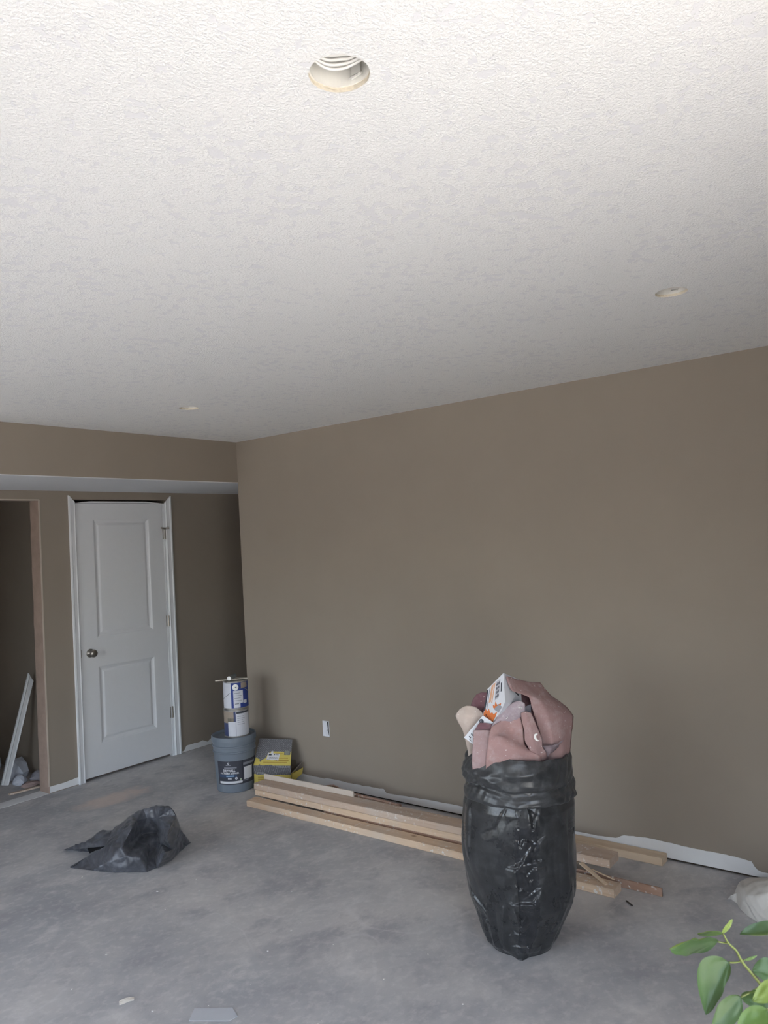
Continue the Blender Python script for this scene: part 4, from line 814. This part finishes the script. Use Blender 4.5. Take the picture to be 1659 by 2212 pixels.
def cuff_mesh():
    bm = bmesh.new(); n = 220
    prof = [(-.036, .60), (-.034, .68), (-.030, .735), (-.022, .762), (-.012, .768), (-.006, .756), (.000, .730), (.004, .705), (.006, .682), (.005, .668), (-.004, .660), (-.002, .652), (.006, .642), (.009, .628), (.009, .612), (.005, .603), (-.001, .606)]
    fine = []
    for a, b in zip(prof, prof[1:]):
        for k in range(5): fine.append((a[0]+(b[0]-a[0])*k/5, a[1]+(b[1]-a[1])*k/5))
    fine.append(prof[-1]); rings = []
    for dr0, z0 in fine:
        ring = []
        for i in range(n):
            th = 2*PI*i/n; q0 = bag_pt(th, min(z0, .74)); c = V((math.cos(th), math.sin(th), 0))
            wob = .009*noise.noise(c*1.7+V((3, 0, 0))) + .008*noise.noise(c*4.5)
            k = max(0, min(1, (z0-.60)/.16)); lowk = max(0, 1-abs(z0-.64)/.05)
            z = z0 + wob*(.4+.6*k) + lowk*(.014*math.sin(th*2+.7)+.010*tri(th*.8+.3))
            dr = dr0*(1+.5*noise.noise(c*2.3+V((0, 7, 0)))) + .005*noise.noise(V((q0.x*6, q0.y*6, z*9)))*(.3+.7*min(1, abs(z0-.768)/.05)) + .0038*tri(th*1.3+z*9+1.6*noise.noise(q0*4+V((0, 0, z*3)))) + .0022*tri(th*2.9-z*17+2*noise.noise(q0*5)) + .0006*ridged(q0+V((0, 0, z)), 22)
            # a stray corner of film at the right of the rim
            if z0 > .74: z += .035*math.exp(-((th-.15)/.10)**2) + .02*math.exp(-((th-3.05)/.16)**2) + .022*math.exp(-((th-4.05)/.55)**2)
            ring.append(bm.verts.new(bag_pt(th, 0, 0)*0 + (BA + BR*((lambda l, r: (l+r)/2+((r-l)/2-.006+dr)*math.cos(th))(*bprof(min(z0, .76)))) + BDv*((lambda l, r: ((r-l)/2*.93-.006+dr)*math.sin(th))(*bprof(min(z0, .76)))) + V((0, 0, z)))))
        rings.append(ring)
    for a, b in zip(rings, rings[1:]):
        for i in range(n): bm.faces.new((a[i], a[(i+1) % n], b[(i+1) % n], b[i]))
    return bm
obj('folded_rim', cuff_mesh(), M_BAGD, bag, smooth=True)['label'] = 'rolled dusty rim of the bag'

# contents of the bag
def m_pink(name, a, b, dc=(188, 168, 166)):
    t = NT(name, .88, .15); c = t.mix(t.noise(11, 5, .6), S(a), S(b)); c = t.mix(t.ramp(t.noise(26, 5, .7), .48, .75, (0,)*3, (.6,)*3), c, S(dc))
    sp = t.ramp(t.noise(85, 2), .70, .73); c = t.mix(sp, c, S((214, 206, 204))); t.set('Base Color', c); t.bump(t.noise(60, 4), .08, .002); return t.m
M_P1 = m_pink('pink_floor_paper', (144, 117, 115), (158, 130, 128), (178, 162, 160)); M_P2 = m_pink('pink_floor_paper_bright', (152, 122, 120), (168, 137, 134), (182, 165, 163)); M_P3 = m_pink('pink_floor_paper_pale', (152, 127, 127), (166, 142, 142), (182, 168, 168))
M_P4 = m_pink('mauve_floor_paper', (108, 78, 84), (124, 92, 98), (140, 116, 120)); M_BEI = m_pink('beige_board_paper', (178, 162, 152), (194, 180, 170), (206, 196, 188))
M_LIL = m_pink('lilac_dusty_paper', (150, 136, 144), (170, 156, 160), (214, 206, 206)); M_GF = plain('grey_film', (112, 110, 118), .5, .4, var=.2)
def scrap(key, label, m, crump, scale, seed, th=.0018, rag=0.0, name='floor_paper', cat='paper', sub=7):
    o = obj(name, sheet(DATA[key], sub, th, crump, scale, seed, rag), m, smooth=False)
    for p in o.data.polygons: p.use_smooth = True
    return tag(o, label, cat)
scrap('big_sheet', 'largest pink paper sheet, arching over the right of the bag top', M_P1, .004, 9, 1, .003, .0015)
scrap('front_sheet', 'folded pink paper sheet with creases, front centre of the bag mouth', M_P2, .0022, 12, 2)
scrap('inner_shade_sheet', 'dark brown paper deep in the curl of the largest pink sheet', M_P4, .003, 14, 12)  # dark filler, paints the shaded inside of the big sheet
scrap('left_strip', 'upright pale pink paper strip at the left of the bag mouth', M_P3, .0012, 8, 3)
ms = scrap('moon_strip', 'narrow dusty pink strip carrying a white crescent mark', M_P1, .0015, 9, 4)
scrap('dark_sheet', 'dark mauve paper behind the printed carton in the bag', M_P4, .003, 10, 5)
scrap('mauve_scrap', 'small mauve paper fold below the white card in the bag', M_P4, .001, 12, 6)
scrap('beige_piece', 'rounded beige paper piece hanging over the left of the bag', M_BEI, .0012, 9, 7, .005, name='board_scrap', cat='scrap')
scrap('speck_paper', 'lilac paper with white plaster blobs, below the printed carton', M_LIL, .003, 16, 8)
scrap('grey_scrap', 'small grey film scrap in the curl of the largest pink sheet', M_GF, .002, 20, 9, name='film_scrap', cat='scrap')
scrap('film_scrap', 'ragged grey film scrap at the right of the bag mouth', plain('dusty_grey_film', (126, 112, 116), .7, .2, var=.2, vs=30), .004, 22, 10, .0012, .004, name='film_scrap', cat='scrap')
# thin white crescent plate on the strip, plaster blobs on the lilac paper
G = DATA['moon_strip']; mc = (V(G[3][1])*.45+V(G[3][2])*.55)*.7+(V(G[2][2])*.45+V(G[2][1])*.55)*.3
ex = (V(G[3][2])-V(G[3][0])).normalized(); ey = (V(G[2][1])-V(G[4][1])).normalized(); nn = ex.cross(ey).normalized()
cview = (V((-3.81, -4.33, 1.65))-mc).normalized(); nn = nn if nn.dot(cview) > 0 else -nn
pts = []
for i in range(15):
    t = math.radians(62+ (298-62)*i/14); pts.append((math.cos(t)*.0125, math.sin(t)*.0150))
inn = []
for i in range(1, 14):
    t = math.radians(80+(280-80)*i/14); inn.append((.0062+math.cos(t)*.0095, math.sin(t)*.0120))
poly = pts+inn[::-1]
c0 = mc+nn*.0045
me_o = obj('crescent_mark', prism([c0+ex*x+ey*y for x, y in poly], nn*.0012), plain('crescent_white', (226, 224, 220), .8, .2, var=.02), ms)
me_o['label'] = 'white crescent-shaped mark'
sp_ = [o for o in bpy.data.objects if o.get('label', '').startswith('lilac paper')][0]
G = DATA['speck_paper']; rnd = random.Random(4)
for k in range(9):
    base = V(G[1][2])*.5+V(G[1][3])*.5 if k < 5 else V(G[1][1])*.6+V(G[2][1])*.4
    q = base+V((rnd.uniform(-.012, .012), rnd.uniform(-.012, .012), rnd.uniform(-.008, .008)))+cview*.006
    bm = bmesh.new(); bmesh.ops.create_icosphere(bm, subdivisions=1, radius=1)
    for v in bm.verts: v.co = q+V((v.co.x*.006, v.co.y*.005, v.co.z*.0028))*(.6+.5*noise.noise(v.co*2+V((k, 0, 0))))
    obj('plaster_blob', bm, plain('plaster_white', (228, 226, 224), .85, .2, var=.02), sp_)
# printed carton
cf = [V(q) for q in DATA['carton_face']]; ce = V(DATA['carton_ext'])
M_CW = plain('carton_white', (205, 207, 212), .6, .25, var=.03); M_OR = plain('carton_orange', (206, 116, 66), .6, .25, var=.08); M_INK = plain('carton_ink', (62, 64, 72), .6, .2); M_ORL = plain('carton_pale_orange', (206, 160, 130), .6, .2); M_GRF = plain('carton_grey_flap', (148, 148, 154), .6, .2)
carton = thing('printed_carton', 'tilted white carton with orange print atop the rubbish bag', 'carton', cf[2])
fn = (cf[1]-cf[0]).cross(cf[2]-cf[0]).normalized(); fn = fn if fn.dot(cview) > 0 else -fn
cb = obj('carton_body', prism(cf, ce), M_CW, carton)
cp = lambda name, key, m, h=.0006: obj(name, prism([V(q)+fn*h for q in DATA[key]], fn*.0004), m, cb)
cp('orange_print', 'c_flame', M_OR); cp('orange_print', 'c_flame2', M_OR); cp('dark_bar', 'c_bar', M_INK); cp('orange_line', 'c_or1', M_ORL); cp('orange_line', 'c_or2', M_ORL); cp('dark_line', 'c_line1', M_PRG); cp('hand_slot', 'c_slot', M_INK); cp('tape_flap', 'c_flap', M_GRF, .002); cp('print_frame', 'c_frame', plain('carton_frame_print', (178, 176, 182), .6, .2), .0006)
o_, dx, dy = [V(q) for q in DATA['c_txt']]; ex = (dx-o_).normalized(); ey = (o_-dy); ey = (ey-ex*ey.dot(ex)).normalized()
M_ORD = plain('carton_brown_ink', (112, 62, 44), .6, .2)
ctr_ = V(DATA['c_flame'][9])*.35+V(DATA['c_flame'][12])*.65
for k, s_ in enumerate(['318', '200', '21']):
    flat_text('lettering', s_, .0125, ctr_+(ex*.004)*k-ey*(.0125*k-.014)-ey*.004+fn*.0014, ex, ey, M_ORD, cb, .0006)
o_, dx, dy = [V(q) for q in DATA['c_txt2']]; ex2 = (dx-o_).normalized(); ey2 = (o_-dy); ey2 = (ey2-ex2*ey2.dot(ex2)).normalized()
for k in range(4):
    a_ = V(DATA['c_frame'][3])+(V(DATA['c_frame'][2])-V(DATA['c_frame'][3]))*(.14+.22*k); b_ = V(DATA['c_frame'][0])+(V(DATA['c_frame'][1])-V(DATA['c_frame'][0]))*(.14+.22*k)
    for j in range(4):
        u0_, u1_ = .08+.22*j, .08+.22*j+.15-.03*((j+k) % 2); wv = (V(DATA['c_frame'][1])-V(DATA['c_frame'][0]))*.12
        obj('print_dash', prism([a_+(b_-a_)*u0_+fn*.0014, a_+(b_-a_)*u1_+fn*.0014, a_+(b_-a_)*u1_+wv+fn*.0014, a_+(b_-a_)*u0_+wv+fn*.0014], fn*.0003), M_INK, cb)
# dark slot on the carton's other side
en = ce.cross(cf[5]-cf[0]).normalized(); en = en if en.dot(cview) > 0 else -en
s0 = cf[0]+ce*.50+(cf[5]-cf[0])*.42
obj('side_slot', prism([s0+en*.0008, s0+ce*.07-V((0, 0, .003))+en*.0008, s0+ce*.34-V((0, 0, .016))+en*.0008, s0+ce*.30-V((0, 0, .022))+en*.0008, s0+ce*.02-V((0, 0, .008))+en*.0008], en*.0005), M_INK, cb)
# white card
cq = [V(q) for q in DATA['card']]; cn = (cq[1]-cq[0]).cross(cq[3]-cq[0]).normalized(); cn = cn if cn.dot(cview) > 0 else -cn
card = obj('white_card', prism(cq, -cn*.0015), M_CW); tag(card, 'white printed card corner poking out left of the carton', 'card')
cx_ = (cq[1]-cq[0]).normalized(); cy_ = (cq[0]-cq[3]); cy_ = (cy_-cx_*cy_.dot(cx_)).normalized()
gc = cq[0]*.0+cq[1]*.62+cq[0]*.16+cq[2]*.22-cx_*.004
bm = lathe([(.0095, 0), (.0095, .0005)], 20); q_ = V((0, 0, 1)).rotation_difference(cn).to_matrix().to_4x4(); q_.translation = gc+cn*.0006; bmesh.ops.transform(bm, matrix=q_, verts=bm.verts[:]); obj('round_mark', bm, M_INK, card)
flat_text('lettering', 'G', .014, gc+cn*.0016, V((.5, -.85, .1)), (0, 0, 1), M_PRG, card, .0006)
for k in range(3):
    a_ = cq[0]*.72+cq[3]*.28+cx_*(.016+.014*k)
    obj('print_dash', prism([a_+cn*.0006, a_+cy_*-.010+cn*.0006, a_-cy_*.010+cx_*.004+cn*.0006, a_+cx_*.004+cn*.0006], cn*.0003), M_INK, card)
a_ = cq[0]*.55+cq[3]*.45+cx_*.008
obj('print_dash', prism([a_+cn*.0006, a_-cy_*.014+cn*.0006, a_-cy_*.014+cx_*.002+cn*.0006, a_+cx_*.002+cn*.0006], cn*.0003), M_INK, card)

# ------------------------------------------------------------------ loose bags on the floor
M_LOOSE = m_bag('loose_black_film', .50, (34, 35, 40), (118, 120, 128), .24, .40)
fb = obj('loose_bag', crumpled(DATA['floor_bag'], DATA['floor_lay'], DATA['floor_out'], DATA['floor_back'], 4, .0042, 10, 1, .07), M_LOOSE, smooth=True)
obj('bag_mouth_shade', prism([V(q) for q in DATA['floor_mouth']], (.012, .010, -.001)), plain('mouth_shade_black', (22, 22, 24), .6, .2), fb)['label'] = 'dark sheet painted as shade inside the bag mouth'  # blackened sheet behind the opening, painted as the shade within
tag(fb, 'crumpled empty black bin bag lying alone on the concrete floor', 'bag')
t = NT('white_film_bag', .55, .35); t.set('Base Color', t.mix(t.noise(8, 4), S((186, 182, 176)), S((204, 200, 194)))); t.set('Subsurface Weight', .0)
wbg = obj('white_bag', crumpled(DATA['white_bag'], DATA['white_lay'], DATA['white_out'], DATA['white_back'], 4, .0022, 6, 2, .25), t.m, smooth=True)
tag(wbg, 'crumpled white plastic bag on the floor against the right wall', 'bag')

# ------------------------------------------------------------------ things in the closet opening
def lean_board():
    a, b = V((-1.124, 1.425, .004)), V((-.895, 1.44, .752)); L = (b-a); l = L.normalized(); s = V((l.z, 0, -l.x)).normalized(); n = l.cross(s)
    bm = bmesh.new(); w = .058; prof = [(0, 0), (0, .014), (.2, .016), (.32, .011), (.75, .010), (.9, .013), (1, .006), (1, 0)]; lo, hi = [], []
    n = n if n.y < 0 else -n
    for u, d in prof:
        lo.append(bm.verts.new(a+s*(u-.5)*w+n*d)); hi.append(bm.verts.new(b+s*(u-.5)*w+n*d+l*(.028 if True else 0)*(.5-u)*2))
    for i in range(len(prof)-1): bm.faces.new((lo[i], lo[i+1], hi[i+1], hi[i]))
    bm.faces.new(lo[::-1]); bm.faces.new(hi); return bm
tag(obj('casing_offcut', lean_board(), M_DOORW), 'white mitred casing length leaning inside the closet opening', 'trim')
def lump(name, label, cat, c, r, m, seed, amp=.35, fl=.0):
    bm = bmesh.new(); bmesh.ops.create_icosphere(bm, subdivisions=4 if 'sack' in name else 2, radius=1)
    for v in bm.verts:
        n_ = v.co.normalized(); k = 1+amp*noise.noise(n_*1.6+V((seed, 0, 0)))+amp*.5*ridged(n_*2.6+V((0, seed, 0)), 1)+.06*noise.noise(n_*9)
        v.co = V((c[0]+n_.x*r[0]*k, c[1]+n_.y*r[1]*k, max(0.001, c[2]+n_.z*r[2]*k)))
    return tag(obj(name, bm, m, smooth='sack' in name), label, cat)
M_INS = plain('pale_blue_film', (176, 180, 190), .6, .3, var=.12, vs=12); M_GR = plain('grey_plaster_chunk', (150, 148, 154), .9, .1, var=.2, vs=14); M_PNK = plain('pinkish_rubble', (150, 132, 128), .9, .1, var=.2, vs=16)
sk = lump('film_sack', 'pale blue white sack behind the leaning casing in the closet', 'bag', (-1.17, 1.66, .13), (.10, .10, .17), M_INS, 2, .25)
lump('drywall_chunk', 'largest jagged plaster chunk heaped at the closet right wall', 'debris', (-.975, 1.56, .05), (.08, .10, .09), M_INS, 5, .4)
lump('drywall_chunk', 'low grey plaster slab beside the jamb in the closet', 'debris', (-.925, 1.29, .025), (.045, .10, .045), M_GR, 8, .4)
lump('drywall_chunk', 'pale crumpled piece in front of the rubble heap', 'debris', (-1.045, 1.36, .02), (.045, .05, .045), M_INS, 11, .4)
lump('drywall_chunk', 'pinkish broken lump low in the closet rubble', 'debris', (-1.03, 1.22, .012), (.06, .04, .022), M_PNK, 14, .4)
board('wood_offcut', 'thin wood offcut lying on the closet floor by the threshold', 'board', (-1.22, 1.15, 0), (-.93, 1.12, 0), .03, .012, M_PINEG, None, seed=15)

# ------------------------------------------------------------------ floor litter
o = obj('plaster_chip', sheet([[(-2.208, -1.722, .006), (-2.19, -1.728, .010), (-2.172, -1.738, .009), (-2.160, -1.745, .005)], [(-2.214, -1.735, .003), (-2.192, -1.745, .005), (-2.178, -1.752, .006), (-2.166, -1.757, .004)]], 6, .006, .002, 50, 3, .001), plain('chip_cream', (206, 200, 190), .9, .1, var=.1)); tag(o, 'cream dried plaster chip alone on the left foreground floor', 'chip')
pc = prism([(-2.0733, -1.995, .0006), (-2.0, -2.075, .0006), (-1.9920, -2.118, .0006), (-2.018, -2.150, .0006), (-2.060, -2.150, .0006), (-2.100, -2.112, .0006), (-2.134, -2.030, .0006)], (0, 0, .0022))
pc.free()
pc = prism([(-2.0733, -1.990, .0006), (-1.9955, -2.104, .0006), (-2.018, -2.158, .0006), (-2.052, -2.155, .0006), (-2.131, -2.032, .0006)], (0, 0, .002))
o = obj('plastic_offcut', pc, plain('pale_plastic_sheet', (184, 187, 192), .45, .3, var=.03)); tag(o, 'flat pale plastic offcut at the bottom left of the floor', 'offcut')
stick('dark_splinter', 'small dark splinter on the floor in front of the reddish lath', (-.516, -3.000, .004), (-.545, -3.038, .004), .006, .004, plain('dark_splinter_wood', (70, 64, 60), .9, .1))
rnd = random.Random(11); bm = bmesh.new(); bmesh.ops.create_icosphere(bm, subdivisions=1, radius=1)
for v in bm.verts: v.co *= 1+.3*noise.noise(v.co*2)
cm = bpy.data.meshes.new('plaster_crumb'); bm.to_mesh(cm); bm.free(); cm.materials.append(plain('crumb_white', (218, 216, 212), .9, .1, var=.04))
spots = [(-1.4906, -1.8979), (-1.4776, -2.1283), (-1.5295, -2.7876), (-1.4597, -1.2397), (-1.5487, -1.8335), (-1.5909, -2.0272)] + [(rnd.uniform(-2.3, -.9), rnd.uniform(-2.6, -.2)) for _ in range(26)]
for x, y in spots:
    o = bpy.data.objects.new('plaster_crumb', cm); C.objects.link(o); k = rnd.uniform(.0018, .0042)
    o.scale = (k*rnd.uniform(.8, 2.2), k, k*.6); o.location = (x, y, k*.5); o.rotation_euler = (0, 0, rnd.uniform(0, 3))
    tag(o, 'tiny white plaster crumb on the open concrete floor', 'crumb', 'plaster crumbs scattered on the concrete')

# ------------------------------------------------------------------ leafy plant close to the lens, in a pot on the floor
def m_leaf(name, a, b, back):
    t = NT(name, .45, .3); c = t.mix(t.noise(22, 4), S(a), S(b))
    geo = t.n.new('ShaderNodeNewGeometry'); t.set('Base Color', t.mix(geo.outputs['Backfacing'], c, S(back)))
    tr = t.n.new('ShaderNodeBsdfTranslucent'); tr.inputs[0].default_value = (*S(back), 1); mx = t.n.new('ShaderNodeMixShader'); mx.inputs[0].default_value = .15
    out = t.n['Material Output']; t.l.new(t.b.outputs[0], mx.inputs[1]); t.l.new(tr.outputs[0], mx.inputs[2]); t.l.new(mx.outputs[0], out.inputs[0])
    t.bump(t.noise(60, 3), .08, .001); return t.m
ML = {'d': m_leaf('leaf_deep_green', (46, 68, 38), (58, 80, 44), (104, 124, 62)), 'm': m_leaf('leaf_mid_green', (62, 88, 40), (74, 98, 46), (110, 130, 66)), 'l': m_leaf('leaf_young_yellow_green', (88, 106, 46), (98, 114, 52), (108, 124, 62))}
M_STEM = plain('green_stem', (88, 96, 48), .6, .3, var=.15, vs=40)
def leaf_mesh(base, tip, sa, sb, notch=False):
    base, tip, sa, sb = [V(q) for q in (base, tip, sa, sb)]; L = tip-base; n, m = 20, 10; bm = bmesh.new(); G = []
    t0 = .5; mid = base+L*t0; A, B2 = sa-(base+L*((sa-base).dot(L)/L.dot(L))), sb-(base+L*((sb-base).dot(L)/L.dot(L)))
    nrm = L.cross(A).normalized()
    for i in range(n+1):
        t = i/n; w = (math.sin(PI*t**.85))**.72 if 0 < t < 1 else 0.0; row = []
        for j in range(m+1):
            u = j/m*2-1; S_ = A if u < 0 else B2; k = abs(u)
            ww = w*(1-.5*math.exp(-((t-.45)/.07)**2)) if notch and u < 0 else w
            bend = S_*ww*k*(1-.12*k) + nrm*(-.10*L.length*k*k*w*.5) + nrm*(L.length*.06*math.sin(PI*t)) + nrm*(.035*L.length*noise.noise(V((t*4, u*3, L.length*50))))
            row.append(bm.verts.new(base+L*t+bend))
        G.append(row)
    for a, b in zip(G, G[1:]):
        for j in range(m): bm.faces.new((a[j], a[j+1], b[j+1], b[j]))
    bmesh.ops.remove_doubles(bm, verts=bm.verts[:], dist=1e-6); return bm
pt = thing('potted_shrub', 'green leafy shrub close to the lens at the lower right', 'plant', (-2.86, -4.17, 0))
for k, (b, tp, sa, sb, c) in enumerate(DATA['leaves']):
    me = bpy.data.meshes.new('leaf'); bm = leaf_mesh(b, tp, sa, sb, k == 1); bm.normal_update()
    # upper side towards the light and the camera
    av = sum((f.normal*f.calc_area() for f in bm.faces), V()); cv = V((-3.81, -4.33, 1.65))-V(b)
    if av.dot(cv) < 0: bmesh.ops.reverse_faces(bm, faces=bm.faces[:])
    bm.to_mesh(me); bm.free(); obj('leaf', me, ML[c], pt, smooth=True)
stem_pts = [V(q) for q in DATA['stem']]
stem_pts = stem_pts + [V((-2.915, -4.145, 1.03)), V((-2.89, -4.155, .85)), V((-2.87, -4.168, .6)), V((-2.86, -4.17, .26))]
sp = spline(stem_pts, 5); obj('stem', tube(sp, .0010, 8, taper=2.6), M_STEM, pt, smooth=True)
for q in DATA['petioles']: obj('petiole', tube(spline(q, 4), .0009, 6), M_STEM, pt, smooth=True)
rnd = random.Random(5)
for k in range(26):           # the rest of the shrub, below the frame
    z = rnd.uniform(.42, .98); a = rnd.uniform(0, 2*PI); b = V((-2.89+.03*(1-z), -4.158, z)); dirv = V((math.cos(a), math.sin(a), rnd.uniform(-.1, .5))).normalized()
    p1 = b+dirv*.03; l = rnd.uniform(.05, .08); tp = p1+dirv*l+V((0, 0, -.012)); s = dirv.cross(V((0, 0, 1))).normalized()*l*.3
    bm = leaf_mesh(p1, tp, (p1+tp)/2-s+V((0, 0, .004)), (p1+tp)/2+s+V((0, 0, .004))); o = obj('leaf', bm, ML['dml'[k % 3]], pt, smooth=True)
    obj('petiole', tube([b, b+dirv*.015+V((0, 0, .002)), p1], .0009, 6), M_STEM, pt)
obj('pot', lathe([(.09, 0), (.095, .004), (.125, .22), (.135, .222), (.135, .25), (.122, .25), (.118, .225), (.02, .222)], 40, (-2.86, -4.17, 0)), plain('terracotta', (164, 104, 78), .8, .2), pt)
obj('soil', lathe([(.117, .215), (.115, .228), (.03, .234)], 30, (-2.86, -4.17, 0)), plain('potting_soil', (70, 56, 46), .95, .1, var=.3, vs=80), pt)
